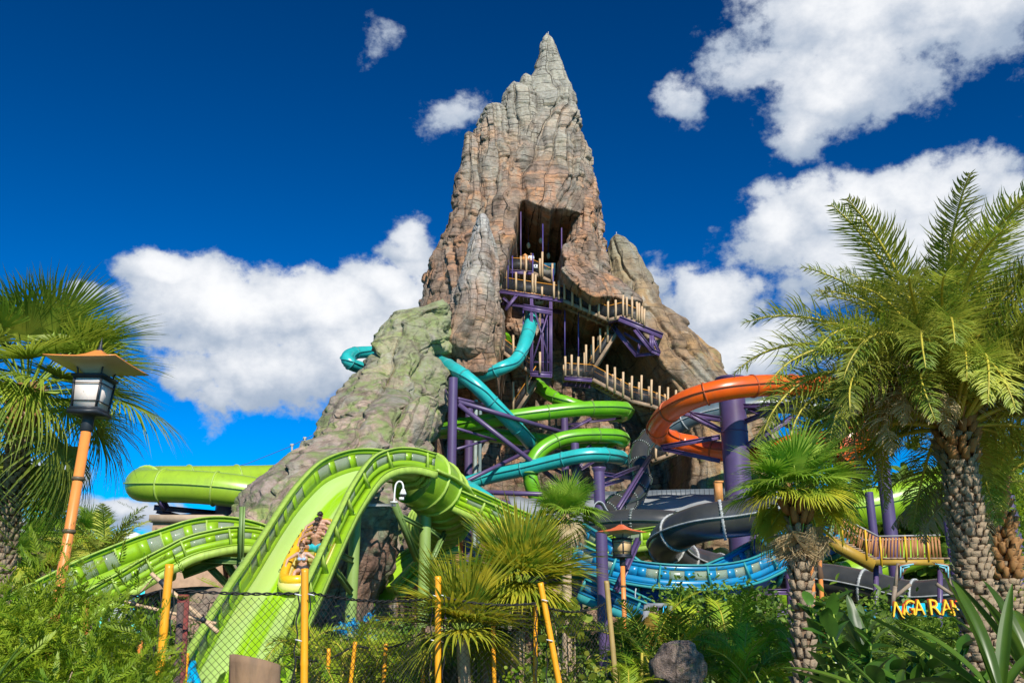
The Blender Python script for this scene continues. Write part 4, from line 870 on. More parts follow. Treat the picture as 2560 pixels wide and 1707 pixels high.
# curled grey edge roll
rl = thing('rolled_canvas', 'rolled grey canvas end hooked over the short purple post', 'canvas roll', tuple(P(1495, 1265, 50)))
pts = [P(1480, 1285, 50), P(1484, 1265, 50), P(1494, 1256, 50), P(1506, 1260, 50), P(1512, 1272, 50), P(1522, 1283, 50), P(1540, 1290, 50)]
MB().loft(hframes(resample(spline(pts, .1), .1)), [(-.5, -.03), (.5, -.03), (.5, .03), (-.5, .03)]).build('roll', canv, rl, smooth=False)
# timber box on the big column and the corrugated roof line
tb = thing('timber_housing', 'tall orange timber box against the massive purple column', 'timber box', tuple(P(1796, 1252, 57))); MB().box(tuple(P(1796, 1228, 57)), (.42, .5, 1.15)).build('box', wd, tb)
MB().box(tuple(P(1796, 1205, 57)), (.5, .6, .1)).build('lid', wd, tb)
# service roofs below the slides
rf = thing('service_roof', 'dark ribbed service roof behind the canopies', 'roof', tuple(PZ(1640, 68, 0)))
a = P(1440, 1248, 70); b = P(1900, 1236, 70)
MB().beam(a, b, 1.2, .9).build('parapet', M('dark_zinc', (.10, .12, .14), .5, .2, 3), rf)
for k in range(40):
    p = a + (b - a) * (k / 39); MB().box((p.x, p.y - .63, p.z), (.05, .05, .9)).build('rib', bpy.data.materials['dark_zinc'], rf)
# safety net poles on the far side of the ridge
for px, pt, pb, Y, lb in ((730, 1112, 1165, 66, 'bare safety pole on the far shoulder of the ridge, lower of two'), (762, 1095, 1140, 66, 'bare safety pole on the far shoulder of the ridge, higher of two'), (1726, 922, 985, 84, 'thin grey safety pole on the right slope of the volcano')):
    t = thing('safety_pole', lb, 'pole', tuple(P(px, pb, Y))); MB().tube([P(px, pb + 30, Y), P(px, pt, Y)], .06, 8).build('pole', M('grey_pole', (.4, .38, .35), .5), t); MB().box(tuple(P(px, pt, Y)), (.22, .1, .16)).build('head', bpy.data.materials['grey_pole'], t)
t = thing('safety_cable', 'thin dark cable strung down from the ridge poles over the pale lime tube', 'cable', tuple(P(730, 1115, 66)))
MB().tube([P(800, 1080, 66), P(762, 1097, 66), P(730, 1114, 66), P(620, 1158, 66), P(520, 1185, 66)], .02, 5).build('cable', rod_blue, t)
# ---------------------------------------------------------------- palms and plants
fan_m = leafmat('fan_palm_leaf', (.20, .32, .03), (.42, .48, .05), 1.6)
fan_y = leafmat('yellowing_fan_leaf', (.24, .34, .03), (.62, .55, .04), 3.0)
fan_b = leafmat('bright_fan_leaf', (.22, .42, .03), (.42, .58, .07), 2.5)
feather_m = leafmat('feather_palm_leaf', (.20, .30, .03), (.58, .58, .09), 2.6, trans=.38, rnd=.4)
dead_m = leafmat('dead_palm_leaf', (.46, .33, .16), (.62, .48, .27), 3.0, .7, .25)
rachis_m = M('yellow_leaf_stalk', (.50, .42, .05), .5, .2, 4)
petiole_m = M('green_leaf_stalk', (.25, .34, .04), .5, .2, 4)
trunk_m = M('palm_trunk_fibre', (.30, .20, .12), .9, .3, 6, bump=.8, bscale=30, c2=(.16, .10, .06))
pale_trunk = M('pale_palm_trunk', (.58, .42, .26), .85, .2, 5, bump=.7, bscale=25, c2=(.36, .25, .15), aniso=(1, 1, .35), dirt=.3)
boot_m = M('palm_leaf_base', (.44, .33, .21), .85, .25, 9, bump=.8, bscale=40, c2=(.20, .14, .085), dirt=.6)
boot_o = M('fresh_leaf_base', (.42, .20, .06), .8, .3, 9, c2=(.22, .12, .05))
areca_m = leafmat('areca_leaf', (.20, .36, .015), (.52, .60, .03), 2.2)
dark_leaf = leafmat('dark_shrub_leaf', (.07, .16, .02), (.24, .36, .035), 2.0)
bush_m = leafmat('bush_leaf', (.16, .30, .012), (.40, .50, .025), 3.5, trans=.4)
twig_m = M('dry_twig', (.45, .33, .2), .8, .3, 8)

def blade(p0, d, L, w, nrm, droop, segs=3, fold=.35):
    """one narrow leaf blade, folded along its midrib"""
    d = Vector(d).normalized(); nrm = Vector(nrm); s = d.cross(nrm).normalized(); V = []; c = Vector(p0); dd = d.copy()
    prof = [.55, 1.0, .72, .0] if segs == 3 else [.5, 1, .9, .5, 0]
    for i in range(segs + 1):
        ww = w * prof[i]; n2 = s.cross(dd)
        V += [c - s * ww + n2 * ww * fold, c, c + s * ww + n2 * ww * fold]
        c = c + dd * (L / segs); dd = (dd + Vector((0, 0, -droop * (i + 1) / segs))).normalized()
    F_ = []
    for i in range(segs):
        k = i * 3; F_ += [(k, k + 1, k + 4, k + 3), (k + 1, k + 2, k + 5, k + 4)]
    return [tuple(v) for v in V], F_
def fan_mesh(name, nb=40, L=.75, pet=.8, spread=290, droop=.5, pdroop=.25, w=.022, mat=None, seed=0, cup=.35):
    rnd = random.Random(seed); mb = MB()
    pts = []; d = Vector((1, 0, 0)); c = Vector((0, 0, 0))
    for i in range(7):
        pts.append(c.copy()); c = c + d * pet / 6; d = (d + Vector((0, 0, -pdroop / 6))).normalized()
    hub = pts[-1]; side = Vector((0, 1, 0)); upv = side.cross(d) * -1
    upv = d.cross(side) * -1 if d.cross(side).z < 0 else d.cross(side)
    mp = MB().tube(pts, [.022, .018, .015, .012, .011, .010, .010], 5)
    for i in range(nb):
        a = R(-spread / 2 + spread * i / (nb - 1) + rnd.uniform(-1.5, 1.5))
        dd = d * math.cos(a) + side * math.sin(a) + upv * cup * (abs(math.sin(a)) ** 1.5) * .6
        l = L * (1 - .25 * (abs(a) / PI) ** 2) * rnd.uniform(.86, 1.08)
        V, F_ = blade(hub, dd, l, w * (1 if rnd.random() > .1 else .7), upv, droop * rnd.uniform(.5, 1.5), 4)
        mb.add(V, F_)
    # joined: blades slot 0, stalk slot 1
    n0 = sum(len(f) for l in mb.f.values() for f in l)
    off = mb.n
    for V in mp.v: mb.v.append(V)
    st = {k: [a + off for a in l] for k, l in mp.f.items()}; mb.n += mp.n
    Vv = np.concatenate(mb.v); FS = [np.concatenate(l) for l in mb.f.values()] + [np.concatenate(l) for l in st.values()]
    me = mesh_np(name, Vv, FS); me.materials.append(mat); me.materials.append(petiole_m)
    mi = np.zeros(len(me.polygons), np.int32); mi[n0:] = 1; me.polygons.foreach_set('material_index', mi)
    return me
def feather_mesh(name, L=2.7, nl=58, leaf=.34, curve=1.3, w=.012, mat=None, rm=None, seed=0, droop=.5, vee=.5, segs=3, start=.12, roll=.0, messy=.1):
    rnd = random.Random(seed); pts = []; c = Vector((0, 0, 0)); a = 0; N = 24
    for i in range(N + 1):
        pts.append(c.copy()); a = -curve * (i / N) ** 1.4; c = c + Vector((math.cos(a), 0, math.sin(a))) * L / N
    rr = [.032 * (1 - i / N) ** .7 * (L / 2.7) + .004 for i in range(N + 1)]
    mp = MB().tube(pts, rr, 5); mb = MB()
    for i in range(nl):
        t = start + (1 - start) * (i + .5) / nl; x = t * N; k = min(N - 1, int(x)); p = pts[k].lerp(pts[k + 1], x - k); T = (pts[k + 1] - pts[k]).normalized(); S = Vector((0, 1, 0)); U = S.cross(T) * -1
        if U.z < 0: U = -U
        l = leaf * (math.sin(PI * min(1, .18 + .8 * t)) ** .6) * (1 if t < .85 else .8)
        for sg in (-1, 1):
            d = T * rnd.uniform(.45, .75) + S * sg * rnd.uniform(.8, 1) + U * (vee + rnd.uniform(-messy, messy) * 3)
            V, F_ = blade(p, d, l * rnd.uniform(.85, 1.1), w, U, droop * rnd.uniform(.4, 1.6), segs, .3); mb.add(V, F_)
    n0 = sum(len(f) for l in mb.f.values() for f in l); off = mb.n
    for V in mp.v: mb.v.append(V)
    st = {k: [q + off for q in l] for k, l in mp.f.items()}
    me = mesh_np(name, np.concatenate(mb.v), [np.concatenate(l) for l in mb.f.values()] + [np.concatenate(l) for l in st.values()])
    me.materials.append(mat); me.materials.append(rm); mi = np.zeros(len(me.polygons), np.int32); mi[n0:] = 1; me.polygons.foreach_set('material_index', mi)
    return me
def place(me, name, parent, loc, az_, elev, roll=0, s=1.0):
    o = bpy.data.objects.new(name, me); col.objects.link(o); o.parent = parent
    m = Matrix.Rotation(az_, 4, 'Z') @ Matrix.Rotation(-elev, 4, 'Y') @ Matrix.Rotation(roll, 4, 'X')
    o.rotation_euler = m.to_euler(); o.location = Vector(loc) - base_of(parent); o.scale = (s, s, s); return o
def crown(parent, c, meshes, n, name='frond', e0=85, e1=-35, pw=1.0, dead=(), ndead=0, s=(.85, 1.1), seed=0, spread=.1, clear=None):
    rnd = random.Random(seed)
    for i in range(n):
        t = (i + .5) / n; e = R(e0 + (e1 - e0) * t ** pw + rnd.uniform(-8, 8)); a = i * 2.39996 + rnd.uniform(-.25, .25)
        if clear is not None and math.sin(a) < -.45 and e < R(clear): e = R(clear) + rnd.uniform(0, .4)
        k = min(len(meshes) - 1, int(t * len(meshes) + rnd.uniform(-.3, .3))); k = max(0, k)
        place(meshes[k], name, parent, Vector(c) + Vector((math.cos(a) * spread, math.sin(a) * spread, -t * spread * 2)), a, e, rnd.uniform(-.35, .35), rnd.uniform(*s))
    for i in range(ndead):
        a = rnd.uniform(0, 6.28); place(dead[i % len(dead)], 'dead_' + name, parent, Vector(c) + Vector((math.cos(a) * spread, math.sin(a) * spread, -spread * 2.4)), a, R(rnd.uniform(-80, -45)), rnd.uniform(-.5, .5), rnd.uniform(.7, 1))
def boot_mesh(name, w, h, mat, out=.06):
    V = [(-w / 2, 0, 0), (w / 2, 0, 0), (w * .36, out * .7, h), (-w * .36, out * .7, h), (-w / 2, -out * .5, .0), (w / 2, -out * .5, 0), (w * .30, out * 1.25, h * .95), (-w * .30, out * 1.25, h * .95), (0, out * .9, h * .35), (0, out * 1.5, h * 1.05)]
    V = [(x, y, z) for x, y, z in V]
    me = mesh_np(name, V, [np.array([(0, 3, 2, 1), (3, 0, 8, 7), (1, 2, 6, 8)]), np.array([(0, 1, 8), (7, 8, 6), (3, 7, 9), (7, 6, 9), (6, 2, 9), (2, 3, 9)])]); me.materials.append(mat); return me
def trunk(root, pts, r, boots=None, bw=.12, bh=.11, nper=9, dz=.085, limit=290, fresh=1.2, tilt=.0, seed=1, tm=None):
    """tapered trunk along pts; overlapping leaf bases, those most in view as parts of their own"""
    path = resample(spline(pts, .1), .1); m = len(path); rr = [r[0] + (r[1] - r[0]) * i / (m - 1) + (.08 * max(0, 1 - i * .1 / .35)) for i in range(m)]
    MB().tube(path, rr, 14).build('trunk', tm or trunk_m, root, smooth=True)
    if boots is None: return
    rnd = random.Random(seed); L = (m - 1) * .1; rows = int(L / dz); cnt = 0; back = MB(); ms = [boot_mesh('leaf_base', bw * q, bh * p, boots, .05 * p) for q, p in ((1, 1), (1.1, .85), (.9, 1.15))]; mf = boot_mesh('leaf_base', bw, bh * 1.6, boot_o, .11)
    b0 = base_of(root)
    for j in range(rows)[::-1]:
        z = j * dz; i = min(m - 2, int(z / .1)); c = path[i].lerp(path[i + 1], z / .1 - i); rad = rr[i]
        T = (path[i + 1] - path[i]).normalized(); S = T.cross(Vector((0, 1, 0))).normalized()
        for k in range(nper):
            a = 2 * PI * (k + .5 * (j % 2)) / nper + rnd.uniform(-.12, .12)
            o_ = Vector((math.cos(a), math.sin(a), 0)); front = o_.y < .25
            M4 = Matrix.Translation(c + o_ * rad * .97 - b0) @ Matrix.Rotation(a - PI / 2, 4, 'Z') @ Matrix.Rotation(rnd.uniform(-.2, .2) - tilt, 4, 'X') @ Matrix.Rotation(rnd.uniform(-.15, .15), 4, 'Y')
            me = mf if (L - z) < fresh and rnd.random() < .8 else rnd.choice(ms)
            if front and cnt < limit:
                o = bpy.data.objects.new('leaf_base', me); col.objects.link(o); o.parent = root; o.matrix_local = M4 @ Matrix.Scale(rnd.uniform(.85, 1.15), 4); cnt += 1
            else:
                V = np.array([tuple(M4 @ v.co) for v in me.vertices]); back.add(V, [tuple(p.vertices) for p in me.polygons])
    if back.n: back.build('leaf_bases', boots, root, world=False, kind='stuff')

# the tall feather palm on the right
Yp = 12.0; cen = P(2375, 1010, Yp)
pal = thing('feather_palm', 'tall feather palm with arching green crown and hanging dead fronds above a scaly trunk', 'palm tree', (PZ(2455, Yp, 0).x, Yp, 0))
fs = [feather_mesh('frond', 3.0, 112, .58, c, .0095, feather_m, rachis_m, i, .95, .30, messy=.30) for i, c in enumerate((1.0, 1.5, 1.8, 2.0, 2.3))]
fd = [feather_mesh('dead_frond', 1.7, 46, .42, c, .013, dead_m, dead_m, 20 + i, 1.6, -.5, messy=.3) for i, c in enumerate((1.0, 1.8))]
fy = feather_mesh('frond', 2.1, 56, .42, 2.0, .013, leafmat('yellow_feather_leaf', (.22, .26, .03), (.44, .38, .06), 3), rachis_m, 9, .8, .2)
crown(pal, cen, fs, 104, e0=90, e1=14, pw=.9, seed=4, s=(.74, 1.08), spread=.16, clear=34)
crown(pal, cen, [fy], 9, e0=35, e1=0, seed=14, s=(.8, 1.0), spread=.16, clear=42)
fh = [feather_mesh('dead_frond', 2.1, 60, .55, c_, .014, dead_m, dead_m, 25 + i, 2.2, -.6, messy=.35) for i, c_ in enumerate((2.5, 2.9))]
for q, (a, e, s_) in enumerate(((206, 50, 1.05), (212, 38, 1.0), (198, 42, 1.1), (222, 50, .95), (232, 40, .72), (216, 60, 1.1), (240, 30, .66), (180, 30, 1.0), (340, 35, .8))):
    place(fh[q % 2], 'dead_frond', pal, cen + Vector((0, 0, -.15)), R(a), R(e), 0, s_)
trunk(pal, [PZ(2472, Yp, 0), PZ(2462, Yp, .9), P(2448, 1560, Yp), P(2415, 1300, Yp), P(2395, 1120, Yp), P(2378, 1030, Yp)], (.20, .165), boot_m, .14, .11, 10, .085, fresh=.75, seed=5)
# the second, darker one leaning behind it
Yq = 14.5; cen2 = P(2465, 1180, Yq)
pal2 = thing('feather_palm', 'lower feather palm standing close behind the tall palm, trunk half hidden', 'palm tree', (PZ(2540, Yq, 0).x, Yq, 0))
crown(pal2, cen2, fs, 24, e0=80, e1=15, pw=.9, seed=24, s=(.5, .68), spread=.14, clear=50)
for a, e, s_ in ((185, 5, 1.0), (200, -10, 1.05), (215, -5, 1.0), (175, 15, 1.0), (170, 0, 1.0), (225, -25, .9)):
    place(fd[a % 2], 'dead_frond', pal2, cen2 + Vector((0, 0, -.2)), R(a), R(e), 0, s_)
trunk(pal2, [PZ(2545, Yq, 0), P(2535, 1600, Yq), P(2505, 1400, Yq), P(2478, 1240, Yq), P(2465, 1190, Yq)], (.175, .155), boot_m, .13, .11, 10, .085, fresh=1.6, limit=200, seed=8)

# fan palms
def fan_palm(label, cxy, Y, base_x, meshes, n, tr=(.1, .1), boots=None, s=(.85, 1.1), e0=85, e1=-40, seed=0, nd=0, dead=(), trunks=None, zcut=0, bw=.1, name='fan_palm', nper=8, fresh=.5, pw=.9, clear=None):
    c = P(*cxy, Y); root = thing(name, label, 'palm tree', (PZ(base_x, Y, 0).x, Y, 0))
    crown(root, c, meshes, n, e0=e0, e1=e1, seed=seed, s=s, dead=dead, ndead=nd, spread=.06, pw=pw, clear=clear)
    b = PZ(base_x, Y, 0); mid = b.lerp(c, .5) + Vector(((c.x - b.x) * .15, 0, 0))
    trunk(root, [b, mid, c], tr, boots, bw, .12, nper, .1, fresh=fresh, seed=seed, tm=pale_trunk if boots is None else None)
    return root
FA = [fan_mesh('fan_frond', 46, .64, .45, 320, .25, .2, .017, fan_b, 1, .5), fan_mesh('fan_frond', 46, .64, .5, 310, .55, .4, .017, fan_b, 2, .5), fan_mesh('fan_frond', 40, .58, .5, 300, .9, .7, .016, fan_y, 3)]
FD = [fan_mesh('dead_fan_frond', 30, .5, .45, 200, 1.6, .9, .014, dead_m, 5)]
fan_palm('bright green fan palm with a spiky peeling trunk before the charcoal slide', (1992, 1225), 10.6, 2016, FA, 36, (.085, .08), boot_m, (.66, .86), 88, -22, 3, 12, FD, bw=.10, nper=7, fresh=.5, clear=12)
FB = [fan_mesh('fan_frond', 44, 1.0, .8, 170, .35, .2, .015, fan_m, 11, .2), fan_mesh('fan_frond', 44, 1.05, .9, 200, .8, .5, .0125, fan_m, 12, .2), fan_mesh('fan_frond', 38, .80, .7, 220, 1.0, .8, .024, fan_y, 13, .2)]
Fdr = [fan_mesh('fan_frond', 40, 1.1, 1.0, 200, 1.6, .8, .012, leafmat('drooping_fan_leaf', (.17, .27, .03), (.38, .42, .05), 2), 14, .1), fan_mesh('fan_frond', 40, 1.1, 1.0, 190, .9, .4, .012, fan_m, 15, .1)]
fan_palm('sagging grey-green fan palm crown beside the big lantern post', (70, 975), 15.2, -75, [FB[0], FB[0], Fdr[1], Fdr[0]], 60, (.17, .15), boot_m, (1.15, 1.5), 82, -50, 7, 0, bw=.16, fresh=.8, clear=-5)
spk = leafmat('spiky_leaf', (.15, .29, .025), (.66, .56, .04), 5.0, trans=.45)
FC = [fan_mesh('fan_frond', 15, 1.0, .30, 95, .12, .1, .023, spk, 21, .15), fan_mesh('fan_frond', 15, 1.0, .35, 110, .35, .3, .023, spk, 22, .15), fan_mesh('fan_frond', 14, .9, .4, 130, .8, .7, .022, fan_y, 23, .15)]
fan_palm('shaggy yellow-green fan palm with upright crown rising over the fence', (1300, 1462), 13.5, 1275, FC, 58, (.11, .09), None, (.8, 1.15), 88, -4, 31, 0, clear=25)
fan_palm('spiky low fan palm left of the shaggy one, leaves fanned over the fence', (1155, 1575), 12.6, 1190, FC[:2] + FC[1:], 38, (.09, .08), None, (.75, 1.0), 82, 6, 33, 0, clear=30)
fan_palm('slim leaning fan palm between the two shaggy palms', (1222, 1545), 13.8, 1200, [FC[2]], 10, (.075, .07), None, (.6, .8), 20, -40, 35, 0)
fan_palm('distant fan palm with drying lower leaves beside the slides', (1415, 1285), 24, 1418, [FA[0], FA[1], FD[0]], 34, (.13, .12), None, (.95, 1.2), 85, -45, 37, 6, FD)
for i, (px, py, Y, s_, lb) in enumerate(((125, 1290, 44, 1.5, 'far fan palm left of the big lantern post, pale trunk'), (225, 1335, 46, 1.4, 'far fan palm just right of the big lantern post'), (95, 1345, 40, 1.2, 'far low fan palm nearest the bush top'), (40, 1390, 38, 1.3, 'far yellowed fan palm at the picture edge above the bush'), (180, 1360, 52, 1.2, 'small dark fan palm glimpsed behind the big lantern post'))):
    fan_palm(lb, (px, py), Y, px - 6, [FA[0], FA[1], FB[2]], 28, (.22, .2), None, (s_ * .9, s_ * 1.15), 85, -50, 50 + i, 4, FD)
far_f = [feather_mesh('frond', 3.2, 40, .7, c, .03, feather_m, petiole_m, 60 + i, .8, .2) for i, c in enumerate((.9, 1.5, 1.9))]
t = thing('feather_palm', 'far feather palm with long pale arching fronds before the hotel', 'palm tree', (PZ(262, 42, 0).x, 42, 0)); c = P(262, 1400, 42)
crown(t, c, far_f, 20, e0=80, e1=10, seed=61, s=(.8, 1.1)); trunk(t, [PZ(262, 42, 0), c], (.14, .12))
# right-hand distant plants
far_tree_specs = ((2540, 1330, 22, 'dense leafy shrub tree right of the palm trunks'), (2300, 1560, 26, 'dark leafy shrub beneath the letter sign'), (2120, 1580, 24, 'dark shrub between the small palm and the sign arch'))

# scattering of leaf templates
def scatter(tmpls, mats4, name, mat, parent, label=None):
    """tmpls [(V, F)], mats4 list per template of (n,4,4)"""
    mb = MB()
    for (V, F_), Ms in zip(tmpls, mats4):
        if len(Ms) == 0: continue
        V = np.array(V); Ms = np.array(Ms); W = np.einsum('nij,vj->nvi', Ms[:, :3, :3], V) + Ms[:, None, :3, 3]
        F_ = np.array(F_); mb.add(W.reshape(-1, 3), (F_[None] + (np.arange(len(Ms)) * len(V))[:, None, None]).reshape(-1, F_.shape[1]))
    return mb.build(name, mat, parent, kind='stuff', label=label)
def rand_mats(n, pos, smin, smax, rs, up=None, tiltmax=1.2):
    out = np.zeros((n, 4, 4)); out[:, 3, 3] = 1
    for i in range(n):
        m = Matrix.Rotation(rs.uniform(0, 6.28), 3, 'Z') @ Matrix.Rotation(rs.uniform(-tiltmax, tiltmax * .6), 3, 'Y') @ Matrix.Rotation(rs.uniform(-1, 1), 3, 'X')
        out[i, :3, :3] = np.array(m) * rs.uniform(smin, smax)
    out[:, :3, 3] = pos
    return out
def spray(nleaf=14, L=.22, leaf=.05, w=.007, seed=0, ang=.9):
    rnd = random.Random(seed); V = []; F_ = []
    for i in range(nleaf):
        t = .15 + .85 * i / nleaf; sg = 1 if i % 2 else -1; p = Vector((L * t, 0, -.03 * t * t)); d = Vector((math.cos(ang * (1.1 - t)), sg * math.sin(ang * (1.1 - t)), rnd.uniform(-.1, .5))).normalized(); s = d.cross(Vector((0, 0, 1))).normalized(); l = leaf * rnd.uniform(.8, 1.1)
        k = len(V); V += [tuple(p), tuple(p + d * l * .5 + s * w), tuple(p + d * l), tuple(p + d * l * .5 - s * w)]; F_.append((k, k + 1, k + 2, k + 3))
    V += [(0, -.002, 0), (L, 0, -.03), (L, .001, -.03), (0, .002, 0)]; k = len(V) - 4; F_.append((k, k + 1, k + 2, k + 3))
    return V, F_
def oval(l, w):
    return [(0, 0, 0), (l * .3, w * .8, l * .05), (l * .7, w, l * .06), (l, 0, 0), (l * .7, -w, l * .06), (l * .3, -w * .8, l * .05), (l * .3, 0, -l * .03), (l * .7, 0, -l * .02)], [(0, 6, 1, 1), (1, 6, 7, 2), (2, 7, 3, 3), (0, 5, 6, 6), (5, 4, 7, 6), (4, 3, 7, 7)]
def ovalq(l, w):
    V = [(0, 0, 0), (l * .35, w * .9, l * .05), (l * .75, w * .85, l * .04), (l, 0, -l * .03), (l * .75, -w * .85, l * .04), (l * .35, -w * .9, l * .05)]
    return V, [(0, 3, 2, 1), (0, 5, 4, 3)]
def shrub(label, c, rad, n, tm, mat, seed=0, smin=.8, smax=1.2, name='shrub', cat='shrub', shell=.55, stems=10, clump=.45, tiltmax=1.2, sm=twig_m, leafname='foliage', group=None):
    """leaf sprays in uneven clumps through an ellipsoid, on branching stems"""
    rs = random.Random(seed); g = np.random.default_rng(seed); c = Vector(c); root = thing(name, label, cat, (c.x, c.y, 0), group=group)
    nc = max(6, int(n / 45)); d = g.normal(size=(nc, 3)); d /= np.linalg.norm(d, axis=1)[:, None]; rr_ = g.uniform(shell, 1, nc)[:, None]
    cl = np.array(c) + d * rr_ * np.array(rad); k = g.integers(0, nc, n); sc_ = np.array(rad) * clump * g.uniform(.4, 1.1, nc)[k][:, None]
    pos = cl[k] + g.normal(size=(n, 3)) * sc_ * .5; pos = pos[pos[:, 2] > .02]; n = len(pos)
    tm = tm if isinstance(tm, list) else [tm]; idx = np.arange(n) % len(tm)
    scatter(tm, [rand_mats((idx == q).sum(), pos[idx == q], smin, smax, rs, tiltmax=tiltmax) for q in range(len(tm))], leafname, mat, root)
    mb = MB()
    for i in range(min(stems, nc)):
        b = Vector((c.x + rs.uniform(-.3, .3) * rad[0], c.y + rs.uniform(-.3, .3) * rad[1], 0)); e = Vector(cl[i]); mb.tube([b, b.lerp(e, .5) + Vector((0, 0, .1 * rad[2])), e], [.018 * (1 + rad[2]), .012 * (1 + rad[2]), .004], 5)
    mb.build('stems', sm, root)
    return root
SP = [spray(16, .24, .055, .007, i) for i in range(3)]
OV = [ovalq(.09, .028), ovalq(.07, .022)]
OVb = [ovalq(.16, .055), ovalq(.13, .05)]
c = P(150, 1570, 7.2)
shrub('large feathery green bush filling the near corner by the lantern post', (c.x - .2, 7.2, 1.15), (1.0, .9, .98), 7000, SP, bush_m, 1, .6, 1.1, stems=26, clump=.5)
c = P(0, 1620, 6.4); shrub('feathery green bush nearest the camera, hugging the picture corner', (c.x, 6.4, .95), (.9, .6, .85), 3000, SP, bush_m, 2, .6, 1.0, stems=14)
c = P(330, 1640, 7.6); shrub('feathery bush lobe brushing the first big bamboo post', (c.x + .02, 7.6, .95), (.42, .6, .62), 2000, SP, bush_m, 3, .6, 1.0, stems=10)
sky_tw = MB(); 
# planting behind the fence
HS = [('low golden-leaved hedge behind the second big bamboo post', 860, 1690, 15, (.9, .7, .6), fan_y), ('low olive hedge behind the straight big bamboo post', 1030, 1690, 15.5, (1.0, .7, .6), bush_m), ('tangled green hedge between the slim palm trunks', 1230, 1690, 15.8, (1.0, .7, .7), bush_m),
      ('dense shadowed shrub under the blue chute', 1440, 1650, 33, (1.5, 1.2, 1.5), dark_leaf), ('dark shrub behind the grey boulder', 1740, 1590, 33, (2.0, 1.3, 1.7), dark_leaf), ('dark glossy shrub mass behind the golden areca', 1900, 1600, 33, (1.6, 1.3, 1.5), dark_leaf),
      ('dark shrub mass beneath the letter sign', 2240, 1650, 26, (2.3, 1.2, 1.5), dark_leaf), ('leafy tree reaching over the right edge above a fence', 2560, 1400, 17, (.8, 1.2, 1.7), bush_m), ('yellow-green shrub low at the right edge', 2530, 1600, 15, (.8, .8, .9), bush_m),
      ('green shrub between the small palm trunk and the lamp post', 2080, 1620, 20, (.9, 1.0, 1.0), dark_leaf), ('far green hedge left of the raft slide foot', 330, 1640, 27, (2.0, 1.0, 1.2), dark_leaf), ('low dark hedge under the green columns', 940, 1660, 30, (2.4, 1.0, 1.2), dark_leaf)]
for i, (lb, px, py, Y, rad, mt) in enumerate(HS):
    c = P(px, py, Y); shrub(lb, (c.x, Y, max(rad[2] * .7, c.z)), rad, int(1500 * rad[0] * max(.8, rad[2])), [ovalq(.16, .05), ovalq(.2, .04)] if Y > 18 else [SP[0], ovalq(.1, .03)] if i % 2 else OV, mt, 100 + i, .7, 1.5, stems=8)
# low continuous planting, one mass
gc = MB(); g = np.random.default_rng(5); n = 9000
Yg = 12 + 44 * g.uniform(0, 1, n) ** 1.2; xg = g.uniform(-1, 1, n) * Yg * .62; pos = np.stack([xg, Yg, g.uniform(.05, .7, n)], -1)
o = scatter([ovalq(.5, .14)], [rand_mats(n, pos, .5, 1.3, random.Random(3))], 'ground_cover', dark_leaf, None); tag(o, 'dark low leafy ground cover spreading between the slide supports', 'ground cover', kind='stuff')

# areca palms
AR = [feather_mesh('frond', 1.25, 34, .30, c_, .012, areca_m, rachis_m, 80 + i, .6, .35) for i, c_ in enumerate((1.1, 1.6, 2.1))]
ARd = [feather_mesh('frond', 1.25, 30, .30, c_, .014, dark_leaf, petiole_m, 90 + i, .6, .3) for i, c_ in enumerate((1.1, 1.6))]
def areca(label, px, py, Y, n, ms, s, seed, e1=5, ncl=5, wid=.5):
    c = P(px, py, Y); root = thing('areca_palm', label, 'palm plant', (c.x, Y, 0)); rs = random.Random(seed)
    for i in range(n):
        b = Vector((c.x + rs.uniform(-wid, wid), Y + rs.uniform(-.4, .4), max(.05, c.z - .5 + rs.uniform(-.3, .35)))); place(rs.choice(ms), 'frond', root, b, rs.uniform(0, 6.28), R(rs.uniform(e1, 80)), rs.uniform(-.5, .5), s * rs.uniform(.8, 1.15))
    mb = MB()
    for i in range(ncl): x = c.x + rs.uniform(-wid, wid) * .8; mb.tube([(x, Y + rs.uniform(-.2, .2), 0), (x + rs.uniform(-.1, .1), Y, max(.2, c.z - .2))], .025, 6)
    mb.build('canes', rachis_m, root)
areca('sunlit golden areca palm clump right of the boulder', 1900, 1650, 15.5, 46, AR, .95, 1, wid=.6)
areca('taller sunlit areca palm behind the golden clump', 1925, 1600, 18, 30, AR, 1.1, 2, wid=.8)
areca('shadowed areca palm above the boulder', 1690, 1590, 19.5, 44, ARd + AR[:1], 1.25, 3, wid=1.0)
areca('small areca palm in front of the timber frame', 1640, 1600, 17, 22, AR, .9, 4, wid=.5)
areca('low areca palm at the foot of the boulder, near the smaller lamp', 1590, 1705, 12.5, 16, AR, .55, 5, wid=.35)
areca('small areca palm tuft at the frame bottom right of the lamp', 1700, 1725, 12.2, 16, AR, .5, 6, wid=.4)
areca('yellow ferny palm behind the straight big bamboo post', 850, 1600, 14, 34, AR, .75, 7, wid=.8)
areca('ferny palm under the shaggy yellow-green palm', 980, 1640, 14, 28, AR, .7, 8, wid=.6)
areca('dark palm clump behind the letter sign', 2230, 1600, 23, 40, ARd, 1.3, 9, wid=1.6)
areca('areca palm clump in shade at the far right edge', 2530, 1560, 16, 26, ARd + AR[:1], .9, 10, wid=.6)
blu = leafmat('blue_petal', (.02, .32, .60), (.05, .50, .75), 5)
for (px, py, Y, r_, n_, lb) in ((905, 1572, 23, (.55, .3, .35), 260, 'bright blue flowering bush behind the ferny palm'), (2150, 1545, 23, (.35, .3, .3), 120, 'small blue flowering plant left of the letter sign')):
    c = P(px, py, Y); shrub(lb, (c.x, Y, c.z), r_, n_, [ovalq(.10, .04)], blu, int(px), .7, 1.2, name='flowering_bush', cat='bush', stems=6)
